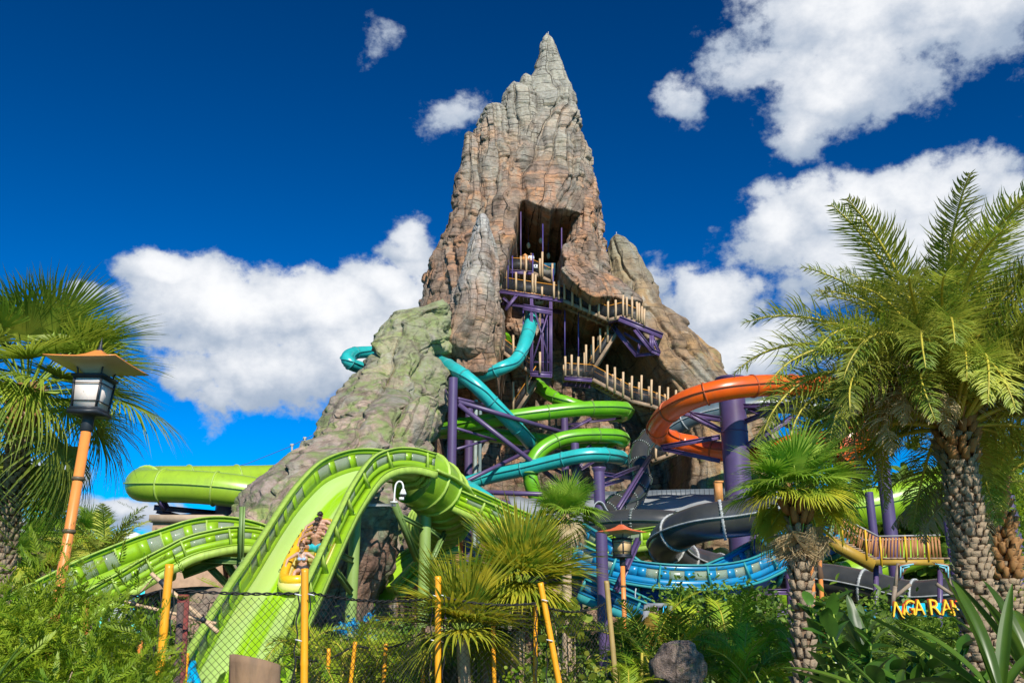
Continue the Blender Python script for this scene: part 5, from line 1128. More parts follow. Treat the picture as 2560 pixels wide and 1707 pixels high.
# sea grape vine over the fence corner
VM = leafmat('vine_leaf', (.17, .32, .03), (.50, .46, .06), 6)
def round_leaf(r): 
    a = np.linspace(0, 2 * PI, 9)[:-1]; return [(r + r * math.cos(t), r * .95 * math.sin(t), .1 * r * math.cos(2 * t)) for t in a], [(0, 1, 2, 3), (3, 4, 5, 6), (6, 7, 0, 3)]
c = P(1440, 1610, 11.8); shrub('round-leaved vine tangled on the fence between the leaning bamboo posts', (c.x + .05, 12.8, 1.0), (.5, .22, .9), 520, [round_leaf(.045), round_leaf(.03)], VM, 41, .7, 1.3, stems=18, name='vine', cat='vine')
c = P(1400, 1490, 12.2); shrub('reddish seagrape sprig rising above the fence corner', (c.x + .1, 12.9, 1.95), (.35, .2, .35), 110, [round_leaf(.06)], VM, 42, .7, 1.3, stems=6, name='vine', cat='vine')
c = P(1300, 1660, 12); shrub('small-leaved vine creeping up the fence before the slim palms', (c.x, 12, .8), (.45, .2, .6), 420, [round_leaf(.03)], bush_m, 43, .7, 1.2, stems=6, name='vine', cat='vine')

# broad-leaved plants close to the camera on the right
def curved_leaf(name, L, W, mat, curl=.6, fold=.25, n=10, tip=1.0, seed=0, base=.25, wav=.0):
    V = []; F_ = []; c = Vector((0, 0, 0)); a = 0
    for i in range(n + 1):
        t = i / n; w = W * (math.sin(PI * min(1, base * .5 + (1 - base * .5) * t)) ** tip) if t < 1 else 0; w = max(w, W * .06 if t < .9 else 0)
        nz_ = Vector((math.sin(-a) * 0, 0, 1)); up_ = Vector((-math.sin(a), 0, math.cos(a)))
        for q in (-1, -.5, 0, .5, 1): V.append(tuple(c + Vector((0, q * w, 0)) + up_ * (abs(q) * w * fold + wav * math.sin(t * 17 + q * 2) * abs(q))))
        a = -curl * t; c = c + Vector((math.cos(a), 0, math.sin(a))) * L / n
    for i in range(n):
        for j in range(4): k = i * 5 + j; F_.append((k, k + 1, k + 6, k + 5))
    me = mesh_np(name, V, [np.array(F_)]); me.materials.append(mat); me.polygons.foreach_set('use_smooth', [True] * len(F_)); return me
glossy = leafmat('glossy_oval_leaf', (.035, .10, .012), (.09, .20, .02), 5, .32, .3, .35)
strap = leafmat('strap_leaf', (.05, .12, .015), (.13, .22, .02), 2.5, .35, .35)
banana = leafmat('banana_leaf', (.05, .11, .03), (.10, .17, .045), 3, .4, .35)
OL = [curved_leaf('leaf', .15, .042, glossy, c_, .2, 8, .8) for c_ in (.3, .7)]
def leafy(label, px, py, Y, n, ms, s, seed, wid, hgt, e=(10, 80), name='leafy_plant', stemr=.012):
    c = P(px, py, Y); root = thing(name, label, 'plant', (c.x, Y, 0)); rs = random.Random(seed); k = 0; st = MB()
    while k < n:
        tip = Vector((c.x + rs.uniform(-wid, wid), Y + rs.uniform(-.25, .25), c.z + rs.uniform(-hgt, hgt))); b = Vector((c.x + (tip.x - c.x) * .4, Y, max(0, c.z - hgt - .4)))
        st.tube([b, b.lerp(tip, .6) + Vector((0, 0, .03)), tip], [stemr, stemr * .8, stemr * .4], 6); a0 = rs.uniform(0, 6.28)
        for q in range(7):
            place(rs.choice(ms), 'leaf', root, tip - (tip - b).normalized() * .035 * q, a0 + q * 2.4, R(rs.uniform(*e)), rs.uniform(-.4, .4), s * rs.uniform(.75, 1.2)); k += 1
    st.build('stems', petiole_m, root)
leafy('glossy oval-leaved shrub rising in front of the sign', 2130, 1580, 6.4, 84, OL, 1.0, 1, .28, .34)
leafy('glossy oval-leaved shrub low in front of the tall palm trunk', 2230, 1668, 5.4, 84, OL, .95, 2, .42, .16)
leafy('pale-edged leafy sprigs along the bottom before the small palm', 2050, 1700, 7, 56, OL, .6, 3, .5, .12)
ST = [curved_leaf('leaf', .95, .05, strap, c_, .45, 14, .7, base=.3) for c_ in (.25, .7, 1.2)]
def rosette(label, px, py, Y, dirs, ms, name='strap_leaved_plant'):
    c = P(px, py, Y); root = thing(name, label, 'plant', (c.x, Y, 0))
    for i, (a, e, s_, r_) in enumerate(dirs): place(ms[i % len(ms)], 'leaf', root, c, R(a), R(e), r_, s_)
rosette('broad strap-leaved plant nearest the camera under the palm trunks', 2500, 1760, 3.9, [(165, 42, .62, .4), (150, 60, .5, -.3), (180, 30, .66, .2), (30, 70, .55, .3), (90, 80, .6, 0), (350, 62, .5, .5), (120, 78, .62, .6), (200, 18, .5, 0)], ST)
rosette('strap leaves fanning at the bottom right corner', 2590, 1730, 4.4, [(170, 66, .6, .3), (100, 82, .6, 0), (60, 74, .6, .2), (185, 50, .5, -.4), (200, 72, .55, .3)], ST)
rosette('strap leaves sprawling left before the small palm trunk', 2250, 1790, 4.6, [(170, 28, .62, .2), (160, 40, .6, -.2), (185, 38, .5, .5), (150, 55, .42, 0), (20, 45, .5, 0), (60, 65, .4, 0)], ST)
rosette('grey-green strap leaves at the bottom left corner', -30, 1740, 5.2, [(20, 55, .4, 0), (60, 70, .36, 0), (350, 35, .45, 0), (10, 68, .4, .4)], ST)
BN = [curved_leaf('leaf', .9, .085, banana, c_, .25, 16, .5, base=.2, wav=.006) for c_ in (.2, .6, 1.1)]
rosette('upright banana-like plant with split leaves behind the glossy shrub', 2155, 1640, 8.6, [(95, 78, .62, 0), (150, 72, .66, .6), (40, 70, .6, -.4), (180, 55, .55, .2), (10, 50, .55, 0), (20, 20, .6, .2), (60, 62, .6, .5), (200, 75, .6, 0)], BN, 'banana_plant')

for i, (px, Y, rad, lb) in enumerate(((2120, 66, (5, 3, 5.5), 'far dark tree mass behind the wooden stair'), (2330, 64, (6, 3, 7), 'far dark tree mass behind the tall palm trunk'), (2560, 60, (6, 3, 8), 'far tall tree mass at the right picture edge'), (2240, 74, (5, 3, 9), 'taller far tree between the wooden stair and the tall palm'), (20, 60, (4, 3, 2.6), 'far low green trees behind the hotel palms'))):
    x = PZ(px, Y, 2).x; shrub(lb, (x, Y, rad[2] * .75), rad, 2600, [ovalq(.75, .3)], dark_leaf, 200 + i, .7, 1.4, name='broadleaf_tree', cat='tree', stems=5, sm=trunk_m)
# ---------------------------------------------------------------- lanterns, fence, structures
iron = M('black_iron', (.018, .024, .032), .5, .2, 8)
lamp_orange = M('lamp_orange_paint', (.78, .27, .06), .4, .1, 2, dirt=.12)
lamp_red = M('lamp_red_paint', (.75, .16, .05), .45, .1, 2)
bronze = M('bronze_band', (.12, .09, .05), .5)
opal = M('opal_panel', (.88, .76, .68), .6, .05, 20)
opal_t = M('amber_panel', (.62, .42, .20), .6, .08, 20)
cream = M('cream_underside', (.62, .52, .36), .5, .05, 2)
def lamp_post(label, base, top_z, tilt, rz, roof_m, panel_m, bands, pole_m, base_dark=0.0):
    t = thing('street_lamp', label, 'street lamp', tuple(base)); t.rotation_euler = (0, tilt, rz); H = top_z
    zb = H - 1.02          # underside of the lantern box
    MB().tube([(0, 0, base_dark), (0, 0, zb - .20)], .072, 18).build('pole', pole_m, t, smooth=True, world=False)
    if base_dark: MB().tube([(0, 0, 0), (0, 0, base_dark)], .075, 16).build('pole_base', iron, t, world=False)
    for z in bands: MB().lathe([(.07, z - .03), (.088, z - .022), (.094, z), (.088, z + .022), (.07, z + .03)], n=18).build('pole_band', bronze, t, smooth=True, world=False)
    MB().lathe([(.073, zb - .24), (.092, zb - .22), (.085, zb - .1), (.09, zb - .02), (.13, zb)], n=18).build('collar', iron, t, smooth=True, world=False)
    mb = MB(); hb, ht = .185, .213; bh = .46
    mb.box((0, 0, zb + .03), (.45, .45, .06)); mb.box((0, 0, zb + .08), (.41, .41, .04)); mb.box((0, 0, zb + .08 + bh + .03), (.49, .49, .04)); mb.box((0, 0, zb + .08 + bh), (.44, .44, .03))
    z0 = zb + .1; z1 = zb + .08 + bh - .015
    for sx_ in (-1, 1):
        for sy_ in (-1, 1): mb.beam((sx_ * hb, sy_ * hb, z0), (sx_ * ht * .97, sy_ * ht * .97, z1), .03)
    for z in (z0 + .09, z1 - .07):
        k = hb + (ht - hb) * (z - z0) / (z1 - z0) + .012
        for s in (-1, 1): mb.beam((-k, s * k, z), (k, s * k, z), .012); mb.beam((s * k, -k, z), (s * k, k, z), .012)
    mb.build('lantern_frame', iron, t, world=False)
    for a in range(4):
        Mr = Matrix.Rotation(a * PI / 2, 3, 'Z'); V = [Mr @ Vector(v) for v in ((-hb + .012, -hb + .004, z0), (hb - .012, -hb + .004, z0), (ht - .016, -ht + .012, z1), (-ht + .016, -ht + .012, z1), (-hb + .012, -hb + .014, z0), (hb - .012, -hb + .014, z0), (ht - .016, -ht + .022, z1), (-ht + .016, -ht + .022, z1))]
        MB().add([tuple(v) for v in V], [(0, 1, 2, 3), (7, 6, 5, 4), (0, 4, 5, 1), (1, 5, 6, 2), (2, 6, 7, 3), (3, 7, 4, 0)]).build('light_panel', panel_m, t, world=False)
    # curved brackets
    zr = zb + .08 + bh + .05
    for sx_ in (-1, 1):
        for sy_ in (-1, 1):
            pts = [Vector((sx_ * r_, sy_ * r_, zr + h_)) for r_, h_ in ((.18, 0), (.185, .06), (.20, .12), (.235, .175), (.29, .205))]
            MB().tube(resample(spline(pts, .03), .03), .013, 6).build('bracket', iron, t, smooth=True, world=False)
    # flared roof, square in plan, with cream inner bowl
    def sq(r, z, n=6):
        P_ = []
        for a in range(4):
            c0 = Vector((math.cos(PI / 4 + a * PI / 2), math.sin(PI / 4 + a * PI / 2), 0)) * r * 1.414; c1 = Vector((math.cos(PI / 4 + (a + 1) * PI / 2), math.sin(PI / 4 + (a + 1) * PI / 2), 0)) * r * 1.414
            for i in range(n): q = c0.lerp(c1, i / n); P_.append((q.x, q.y, z + .012 * (abs(i / n - .5) * 2) ** 2 * r / .5))
        return P_
    prof = [(.545, zr + .17), (.55, zr + .185), (.40, zr + .225), (.25, zr + .265), (.14, zr + .33), (.06, zr + .40), (.045, zr + .41)]
    MB().grid(np.array([sq(r, z) for r, z in prof]), True).build('roof', roof_m, t, world=False)
    inn = [(.54, zr + .172), (.36, zr + .175), (.26, zr + .15), (.19, zr + .09), (.13, zr + .03), (.10, zr)]
    MB().grid(np.array([sq(r, z) for r, z in inn[::-1]]), True).build('reflector', cream, t, smooth=True, world=False)
    zf = zr + .41; MB().lathe([(.05, zf), (.052, zf + .02), (.03, zf + .03), (.035, zf + .05), (.022, zf + .06), (.028, zf + .085), (.016, zf + .1), (.022, zf + .12), (.010, zf + .15), (.0, zf + .22)], n=12).build('finial', iron, t, smooth=True, world=False)
    return t
b = Vector((-6.39, 13.5, 0))
lamp_post('tall orange lamp post with flared copper roof and black lantern box by the bush', (b.x, 13.5, 0), 5.9, R(1.7), R(-4), lamp_orange, opal, (3.2, 3.95), lamp_orange)
b = PZ(1568, 29.0, 0)
lamp_post('smaller lamp post with red flared roof and amber panels in front of the blue slide', (b.x, 29.0, 0), 5.15, R(.2), R(47), lamp_red, opal_t, (1.35, 1.85, 2.4, 2.9, 3.3), lamp_orange, .85)

# fence of dark net on bamboo
bam = M('golden_bamboo', (.95, .42, .012), .38, .12, 2.5, c2=(.86, .35, .012), dirt=.15, aniso=(3, 3, .4))
bam_old = M('aged_bamboo', (.52, .36, .12), .5, .25, 3, c2=(.36, .25, .09), dirt=.3)
netb = M('black_net_twine', (.012, .012, .012), .7)
fence = thing('net_fence', 'black diamond-net fence on thick golden bamboo posts along the front', 'fence', (PZ(760, 10, 0).x, 10, 0))
def bamboo(root, pt, pb, r, mat, name='bamboo_post', node=.42, seed=0):
    rs = random.Random(seed); d = pb - pt; L = d.length; n = int(L / .04); V = []; rr = []
    off = rs.uniform(0, node)
    for i in range(n + 1):
        s = L * i / n; q = ((s + off) % node); k = min(q, node - q); rr.append(r * (1 + .09 * math.exp(-(k / .025) ** 2) - .02 * math.exp(-((q - .06) / .03) ** 2))); V.append(pt + d * (i / n))
    return MB().tube(V, rr, 14).build(name, mat, root, smooth=True)
posts = [((424, 1410), (396, 1720), 9.2, .040, bam), ((762, 1421), (760, 1730), 10.0, .039, bam), ((1095, 1440), (1095, 1730), 12.0, .039, bam), ((1351, 1456), (1402, 1730), 12.0, .037, bam), ((1516, 1451), (1542, 1730), 13.2, .036, bam_old)]
for i, (a, b, Y, r, m) in enumerate(posts):
    pt = P(*a, Y); pb = P(*b, Y); k = pt.z / (pt.z - pb.z); pb = pt + (pb - pt) * k
    bamboo(fence, pt, pb, r, m, seed=i, node=.5)
def net(root, a, b, sag=.06, cell=.052, th=.0038, wav=True):
    """diamond netting between two upright edges a and b (top points), down to the ground"""
    a = Vector(a); b = Vector(b); d = Vector((b.x - a.x, b.y - a.y, 0)); W = d.length; d.normalize(); mb = MB(); nrm = d.cross(Vector((0, 0, 1)))
    top = lambda x: a.z + (b.z - a.z) * x / W - sag * 4 * (x / W) * (1 - x / W)
    H = max(a.z, b.z); c = cell * 1.414
    for sg in (1, -1):
        x0 = -H if sg == 1 else 0
        while x0 < (W if sg == 1 else W + H):
            # line x = x0 + sg*z
            zs = np.linspace(0, H, 40); xs = x0 + sg * zs; ok = (xs >= 0) & (xs <= W) & (zs <= np.array([top(min(max(x, 0), W)) for x in xs]))
            if ok.sum() >= 2:
                i0, i1 = np.where(ok)[0][[0, -1]]; p = [Vector((a.x, a.y, 0)) + d * xs[i] + Vector((0, 0, zs[i])) + nrm * (.004 * sg) for i in (i0, (i0 + i1) // 2, i1)]
                for u, v in zip(p, p[1:]):
                    if (v - u).length > .02: mb.beam(u, v, th, th, up=tuple(nrm))
            x0 += c
    mb.build('net_panel', netb, root, kind='stuff')
    pts = [Vector((a.x, a.y, 0)) + d * x + Vector((0, 0, top(x))) for x in np.linspace(0, W, max(3, int(W / .035)))]
    for ph in (0, PI):
        q = [p + Vector((0, 0, .011 * math.sin(i * 1.1 + ph))) + nrm * .011 * math.cos(i * 1.1 + ph) for i, p in enumerate(pts)]; MB().tube(q, .0085, 5).build('edge_rope', netb, root, smooth=True)
    for e in (a, b):
        n = int(e.z / .04); q = [Vector((e.x + .012 * math.sin(i * .9), e.y, e.z * i / n)) for i in range(n + 1)]; MB().tube(q, .008, 5).build('edge_rope', netb, root, smooth=True)
net(fence, P(300, 1486, 9.6), P(404, 1476, 9.3), .03); net(fence, P(436, 1474, 9.4), P(748, 1482, 9.95), .02); net(fence, P(776, 1481, 10.1), P(1080, 1494, 11.9), .06); net(fence, P(1112, 1493, 12.0), P(1340, 1507, 12.05), .05); net(fence, P(1366, 1516, 12.1), P(1512, 1508, 13.1), .08)
for (px, py, Y) in ((745, 1486, 9.95), (778, 1486, 9.95), (746, 1600, 9.95), (1083, 1488, 11.9), (1106, 1488, 11.9), (1082, 1600, 11.9), (1362, 1500, 12), (1374, 1600, 12)):
    MB().tube([P(px - 8, py - 2, Y - .05), P(px + 2, py, Y - .06), P(px + 8, py + 2, Y - .05)], .007, 5).build('cable_tie', bolt_m, fence)
back = thing('net_fence', 'lower back fence of thin bamboo stakes and dark net between the plants', 'fence', (PZ(1060, 13.2, 0).x, 13.2, 0))
bp_ = [((888, 1603), (875, 1720)), ((822, 1620), (819, 1720)), ((965, 1607), (958, 1720)), ((1058, 1568), (1056, 1720)), ((1232, 1528), (1236, 1720)), ((1339, 1507), (1338, 1720)), ((467, 1632), (460, 1720))]
for i, (a, b) in enumerate(bp_):
    Y = 11.2 if a[0] < 700 else 13.2 - (.6 if a[0] > 1200 else 0); pt = P(*a, Y); pb = P(*b, Y); pb = pt + (pb - pt) * (pt.z / (pt.z - pb.z)); bamboo(back, pt, pb, .027, bam, seed=20 + i, node=.33)
for (a, b) in (((740, 1640), (885, 1610)), ((885, 1610), (1058, 1580)), ((1058, 1580), (1232, 1565)), ((1232, 1565), (1338, 1540))): net(back, P(*a, 13.3), P(*b, 13.3), .12, .06, .004)
# small orange posts half buried in the bush
for px, py, Y, lb in ((215, 1500, 8.6, 'red-orange stake poking out behind the bush'), (45, 1600, 7.6, 'orange stake lost deep in the bush'), (350, 1600, 7.9, 'thin golden stake inside the bush beside the first post')):
    t = thing('stake', lb, 'stake', tuple(PZ(px, Y, 0))); pt = P(px, py, Y); bamboo(t, pt, PZ(px - 8, Y, 0), .022, lamp_orange, 'pole', seed=px)
# crossed poles
cx_ = thing('crossed_poles', 'pale crossed bamboo poles lashed with dark ties behind the first fence bay', 'bamboo poles', tuple(P(450, 1520, 12.5)))
for i, (a, b, r) in enumerate((((378, 1433), (545, 1580), .028), ((308, 1503), (540, 1558), .02), ((385, 1443), (350, 1480), .012))): bamboo(cx_, P(*a, 12.5 + .06 * i), P(*b, 12.5 + .06 * i), r, bamboo_pale, 'pole', .28, 60 + i)
for a, b in (((402, 1450), (416, 1470)), ((448, 1490), (456, 1500)), ((503, 1545), (512, 1552)), ((330, 1505), (336, 1512))): MB().tube([P(*a, 12.45), P(*b, 12.45)], .036, 8).build('lashing', iron, cx_)
# rusty pipe on a red board
rp = thing('fence_post', 'rusty steel pipe bolted against a peeling red board at the gap in the net', 'post', tuple(PZ(425, 9.9, 0)))
red = M('peeling_red_paint', (.28, .035, .03), .8, .5, 12, c2=(.12, .05, .04), bump=.5, dirt=.4); rust = M('rusty_pipe', (.16, .09, .065), .8, .3, 7, c2=(.09, .07, .065), bump=.4)
a = P(459, 1492, 9.95); b = PZ(428, 9.95, 0); MB().beam(a, b, .115, .03, up=(0, 1, 0)).build('board', red, rp); MB().lathe([(0, -.005), (.0575, -.005), (.0575, .025), (0, .025)], (0, 0, 0), 12).build('cap', red, rp, world=False).location = (a - base_of(rp))
MB().tube([P(452, 1506, 9.88), PZ(420, 9.88, 0)], .034, 12).build('pipe', rust, rp, smooth=True)
# tree-stump pillar in front of the slide foot
def stone(name, label, cat, px, py, Y, rx, ry, rz_, mat, seed=0, n=26, flat=.0, amp=.18, parent=None):
    c = P(px, py, Y); th = np.linspace(0, 2 * PI, n * 2, endpoint=False); ph = np.linspace(-PI / 2, PI / 2, n)
    T, H = np.meshgrid(th, ph); d = np.stack([np.cos(H) * np.cos(T), np.cos(H) * np.sin(T), np.sin(H)], -1); q = np.sign(d) * np.abs(d) ** .8
    f = 1 + amp * fbm(d * 1.4 + seed, 4, seed) + .10 * np.round(vnoise(d * 2.1 + seed, seed + 4) * 2) / 2; V = q * f[..., None] * np.array([rx, ry, rz_]) + np.array(c)
    t = thing(name, label, cat, (c.x, c.y, max(0, c.z - rz_))) if parent is None else parent
    o = MB().grid(V, True).build('stone', mat, t, smooth=True); a_ = o.data.attributes.new('suv', 'FLOAT_VECTOR', 'POINT'); a_.data.foreach_set('vector', (V * 1.3 + seed).astype(np.float32).ravel()); return t
small_rock = rockmat('boulder_rock', (.36, .28, .24), (.24, .30, .12), (.5, .42, .34), (.52, .36, .28), (3, 5), .9, (20, 30), .35)
rk = thing('rock_pillar', 'stubby brown carved-rock pillar with a sliced top before the slide foot', 'rock pillar', (PZ(640, 9, 0).x, 9, 0))
c0 = PZ(640, 9, 0); ct_ = P(638, 1650, 9); mb = MB(); th = np.linspace(0, 2 * PI, 40, endpoint=False); G = []
for i, z in enumerate(np.linspace(0, ct_.z, 26)):
    k = 1 - .06 * i / 26; rr = .235 * k * (1 + .10 * fbm(np.stack([np.cos(th) * 2, np.sin(th) * 2, np.full_like(th, z * 1.2)], -1), 3, 9)); G.append(np.stack([c0.x + (ct_.x - c0.x) * i / 25 + rr * np.cos(th), 9 + rr * np.sin(th) * .8, z + .05 * np.cos(th + 2.6) * (i / 25)], -1))
G.append(np.array(G[-1]) * np.array([1, 1, 1])); G[-1] = (G[-1] - G[-1].mean(0)) * .9 + G[-1].mean(0) + np.array([0, 0, .012]); G.append((G[-1] - G[-1].mean(0)) * .02 + G[-1].mean(0))
bark_rock = M('carved_bark_rock', (.34, .21, .11), .85, .3, 3, c2=(.19, .12, .08), bump=.9, bscale=9, dirt=.5, aniso=(1, 1, .5))
mb.grid(np.array(G), True).build('stone', bark_rock, rk, smooth=True)
stone('boulder', 'large dark mossy boulder between the lamp post and the golden areca', 'boulder', 1692, 1665, 15, .40, .4, .36, small_rock, 3)
stone('boulder', 'small dull boulder tucked behind the slim palm trunks', 'boulder', 1160, 1650, 16, 1.0, .5, .55, rock_grey, 5)
stone('boulder', 'pale rounded boulder behind the purple post and blue chute', 'boulder', 1585, 1520, 40, .7, .6, .7, rock_moss, 6)
stone('boulder', 'pale boulder left of the slide foot behind the net', 'boulder', 440, 1640, 30, 1.2, .8, 1.2, rock_grey, 8)
stone('boulder', 'pale boulder under the lime trestle behind the net', 'boulder', 500, 1530, 37, 2.6, 1.0, .9, rock_grey, 18)
stone('boulder', 'grey-brown boulder right of the massive purple column', 'boulder', 1910, 1520, 45, .8, .7, .9, small_rock, 11)
stone('boulder', 'green-topped boulder seen through the orange loop', 'rock outcrop', 1885, 1085, 80, 2.2, 1.5, 2.6, rock_moss, 13)

# thatched umbrella
straw = M('golden_straw', (.72, .46, .07), .8, .3, 14, c2=(.45, .28, .05), aniso=(6, 6, .5), bump=.6, bscale=60)
tu = thing('thatched_umbrella', 'small golden straw umbrella behind the smaller lamp post', 'thatched umbrella', (PZ(1590, 31, 0).x, 31, 0)); ap = P(1590, 1545, 31)
MB().tube([(ap.x, 31, 0), (ap.x, 31, ap.z)], .05, 8).build('pole', bam_old, tu)
mb = MB(); rs = random.Random(4)
for i in range(900):
    a = rs.uniform(0, 6.28); r0 = rs.uniform(.02, .72); r1 = r0 + rs.uniform(.18, .3); h = lambda r: ap.z + .12 - r * .62 - .5 * r * r
    p = Vector((ap.x + math.cos(a) * r0, 31 + math.sin(a) * r0, h(r0))); q = Vector((ap.x + math.cos(a + .05) * r1, 24 + math.sin(a + .05) * r1, h(r1) - rs.uniform(0, .08))); mb.beam(p, q, .022, .008)
mb.build('thatch', straw, tu, kind='stuff')
MB().lathe([(0, ap.z + .1), (.55, ap.z - .42), (.5, ap.z - .45), (0, ap.z)], (ap.x, 31, 0), 16).build('cone', straw, tu)
# timber panel frame
greyw = M('grey_timber', (.20, .21, .23), .7, .2, 3); brownw = M('brown_panel', (.15, .085, .05), .75, .3, 2, dirt=.3)
tf = thing('leaning_timber_panel', 'leaning brown panel in a grey timber frame below the blue chute', 'timber frame', tuple(PZ(1640, 27, 0)))
MB().beam(P(1618, 1512, 27), P(1598, 1640, 27), .16, .16).build('frame_post', greyw, tf); MB().beam(P(1676, 1512, 27), P(1668, 1640, 27), .14, .14).build('frame_post', greyw, tf); MB().beam(P(1616, 1513, 27), P(1678, 1512, 27), .10, .12).build('frame_rail', greyw, tf)
for k in range(5): MB().beam(P(1627 + k * 9.6, 1516, 27.1), P(1610 + k * 11.6, 1645, 27.1), .105, .03, up=(0, 1, 0)).build('plank', brownw, tf)
for px, m in ((1637, bamboo_pale), (1644, purple_bright), (1658, bl), (1665, bl)): MB().tube([P(px, 1514, 26.8), P(px, 1542, 26.8)], .022, 6).build('hanging_strip', m, tf)
pp = thing('water_pipe', 'thin pale pipe looping under the blue chute', 'pipe', tuple(P(1600, 1500, 33)))
MB().tube(resample(spline([P(1590, 1470, 33), P(1588, 1492, 33), P(1600, 1508, 33), P(1640, 1514, 33), P(1700, 1524, 33), P(1708, 1532, 33), P(1710, 1545, 33)], .1), .1), .022, 8).build('pipe', M('pale_pipe', (.45, .5, .5), .4), pp, smooth=True)
gm_ = M('green_screen', (.01, .14, .05), .7, .3, 20)
gs = thing('green_screen', 'dark green mesh screen on a black frame right of the smaller lamp post', 'screen', tuple(PZ(1575, 30, 0)))
MB().box(tuple(P(1580, 1640, 30)), (.34, .04, 1.3)).build('mesh', gm_, gs); 
for px in (1564, 1590): MB().beam(P(px + 4, 1595, 29.9), P(px, 1690, 29.9), .06).build('frame', iron, gs)

# wooden stair with plank railing, right
slat_m = M('orange_brown_plank', (.42, .18, .06), .6, .2, 3, dirt=.2); mustard = M('mustard_steel', (.42, .25, .03), .5, .15, 2, dirt=.2); yel = M('yellow_post', (.75, .42, .02), .45); railg = M('grey_handrail', (.35, .33, .32), .6)
ws = thing('wooden_stair', 'orange-brown plank-railed stair descending to a flat deck behind the palm trunk', 'stairs', tuple(P(2190, 1395, 36)))
T_ = [(2093, 1287), (2195, 1340), (2350, 1337)]; B_ = [(2080, 1329), (2190, 1393), (2356, 1398)]
for (t0, t1), (b0, b1), n in (((T_[0], T_[1]), (B_[0], B_[1]), 13), ((T_[1], T_[2]), (B_[1], B_[2]), 19)):
    for i in range(n):
        u = (i + .5) / n; a = P(t0[0] + (t1[0] - t0[0]) * u, t0[1] + (t1[1] - t0[1]) * u + 4, 36); b = P(b0[0] + (b1[0] - b0[0]) * u, b0[1] + (b1[1] - b0[1]) * u - 2, 36); MB().beam(a, b, .075, .03, up=(0, 1, 0)).build('slat', slat_m, ws)
        if i % 2: a2 = a + Vector((.03, 1.4, 0)); b2 = b + Vector((.03, 1.4, 0)); MB().beam(a2, b2, .075, .03, up=(0, 1, 0)).build('slat', slat_m, ws)
    for o in (0, 1.4): MB().beam(P(*t0, 36) + Vector((0, o, 0)), P(*t1, 36) + Vector((0, o, 0)), .08, .05).build('handrail', railg, ws)
for (px, a, b) in ((2103, 1290, 1362), (2163, 1324, 1397), (2200, 1342, 1416), (2262, 1340, 1402), (2318, 1338, 1402)): MB().tube([P(px, a, 35.9), P(px + 5, b, 35.9)], .035, 6).build('rail_post', yel, ws)
MB().beam(P(2062, 1345, 36), P(2186, 1412, 36), .12, .36).build('stringer', mustard, ws); MB().beam(P(2062, 1352, 37.5), P(2186, 1420, 37.5), .12, .34).build('stringer', mustard, ws); MB().beam(P(2188, 1406, 36), P(2358, 1405, 36), .14, .2).build('deck_beam', mustard, ws)
for i in range(14): u = (i + .5) / 14; p = P(2066 + 120 * u, 1345 + 65 * u, 36.7); MB().box(tuple(p), (.3, 1.5, .05)).build('tread', tread_m, ws)
for i in range(10): u = (i + .5) / 10; p = P(2190 + 166 * u, 1399, 36.7); MB().box(tuple(p), (.24, 1.5, .05)).build('plank', tread_m, ws)
for px in (2190, 2350): MB().tube([P(px, 1405, 36.5), PZ(px, 36.5, 0)], .1, 10).build('leg', purple, ws)

# letter sign with its pole arch
sa = thing('letter_sign', 'red-edged yellow letters hung over a pole arch by the tall palm trunk', 'sign', tuple(P(2310, 1560, 24)))
let_y = M('letter_yellow', (.95, .55, .01), .45, .05); let_r = M('letter_red', (.75, .03, .01), .5, .05); let_c = M('letter_cyan', (.0, .48, .68), .5, .05)
dg = bpy.context.evaluated_depsgraph_get()
def glyph(ch, size, ext, off):
    cu = bpy.data.curves.new('glyph', 'FONT'); cu.body = ch; cu.size = size; cu.extrude = ext; cu.offset = off; cu.resolution_u = 3
    ob = bpy.data.objects.new('glyph', cu); col.objects.link(ob); dg.update(); me = bpy.data.meshes.new_from_object(ob.evaluated_get(dg)); bpy.data.objects.remove(ob); me.name = 'letter'; return me
for ch, px, py, w, rot in (('N', 2245, 1527, 29, -14), ('G', 2274, 1521, 25, -4), ('A', 2299, 1520, 26, 2), ('R', 2339, 1519, 27, 0), ('A', 2367, 1520, 27, 0), ('K', 2396, 1521, 27, 2)):
    k = 24 / F / cp; c = P(px, py + 17, 24); sz = 37 * k / .72 * .98
    for nm, ext, off, mt, dy in (('letter_edge', .03, .009, let_r, .05), ('letter', .035, -.002, let_y, -.02)):
        me = glyph(ch, sz, ext, off); V = np.array([v.co for v in me.vertices]); mid = (V[:, 0].min() + V[:, 0].max()) / 2; sx_ = w * k * .92 / (V[:, 0].max() - V[:, 0].min())
        me.materials.clear(); me.materials.append(mt); o = put(nm, me, mt, sa)
        m_ = Matrix.Translation(c + Vector((0, dy, 0)) - base_of(sa)) @ Matrix.Rotation(R(-rot), 4, 'Y') @ Matrix.Rotation(R(90), 4, 'X') @ Matrix.Diagonal((sx_, 1, 1, 1)) @ Matrix.Translation((-mid, 0, 0)); o.matrix_local = m_
    MB().box(tuple(P(px, py + 4, 24.09)), (w * k * 1.0, .05, 30 * k)).build('letter_backing', let_c, sa)
MB().tube([P(2225, 1528, 24.2), P(2300, 1516, 24.2), P(2410, 1518, 24.2)], .03, 8).build('cross_pole', bam_old, sa)
polew = M('grey_pole_wood', (.26, .20, .14), .8, .3, 5, dirt=.3)
for a, b, r in (((2246, 1408), (2238, 1470), .05), ((2238, 1465), (2230, 1520), .055), ((2380, 1480), (2362, 1412), .05), ((2276, 1460), (2232, 1496), .045), ((2341, 1459), (2390, 1492), .045), ((2232, 1510), (2232, 1690), .05)): MB().tube([P(*a, 24.3), P(*b, 24.3)], r, 10).build('arch_pole', polew, sa)
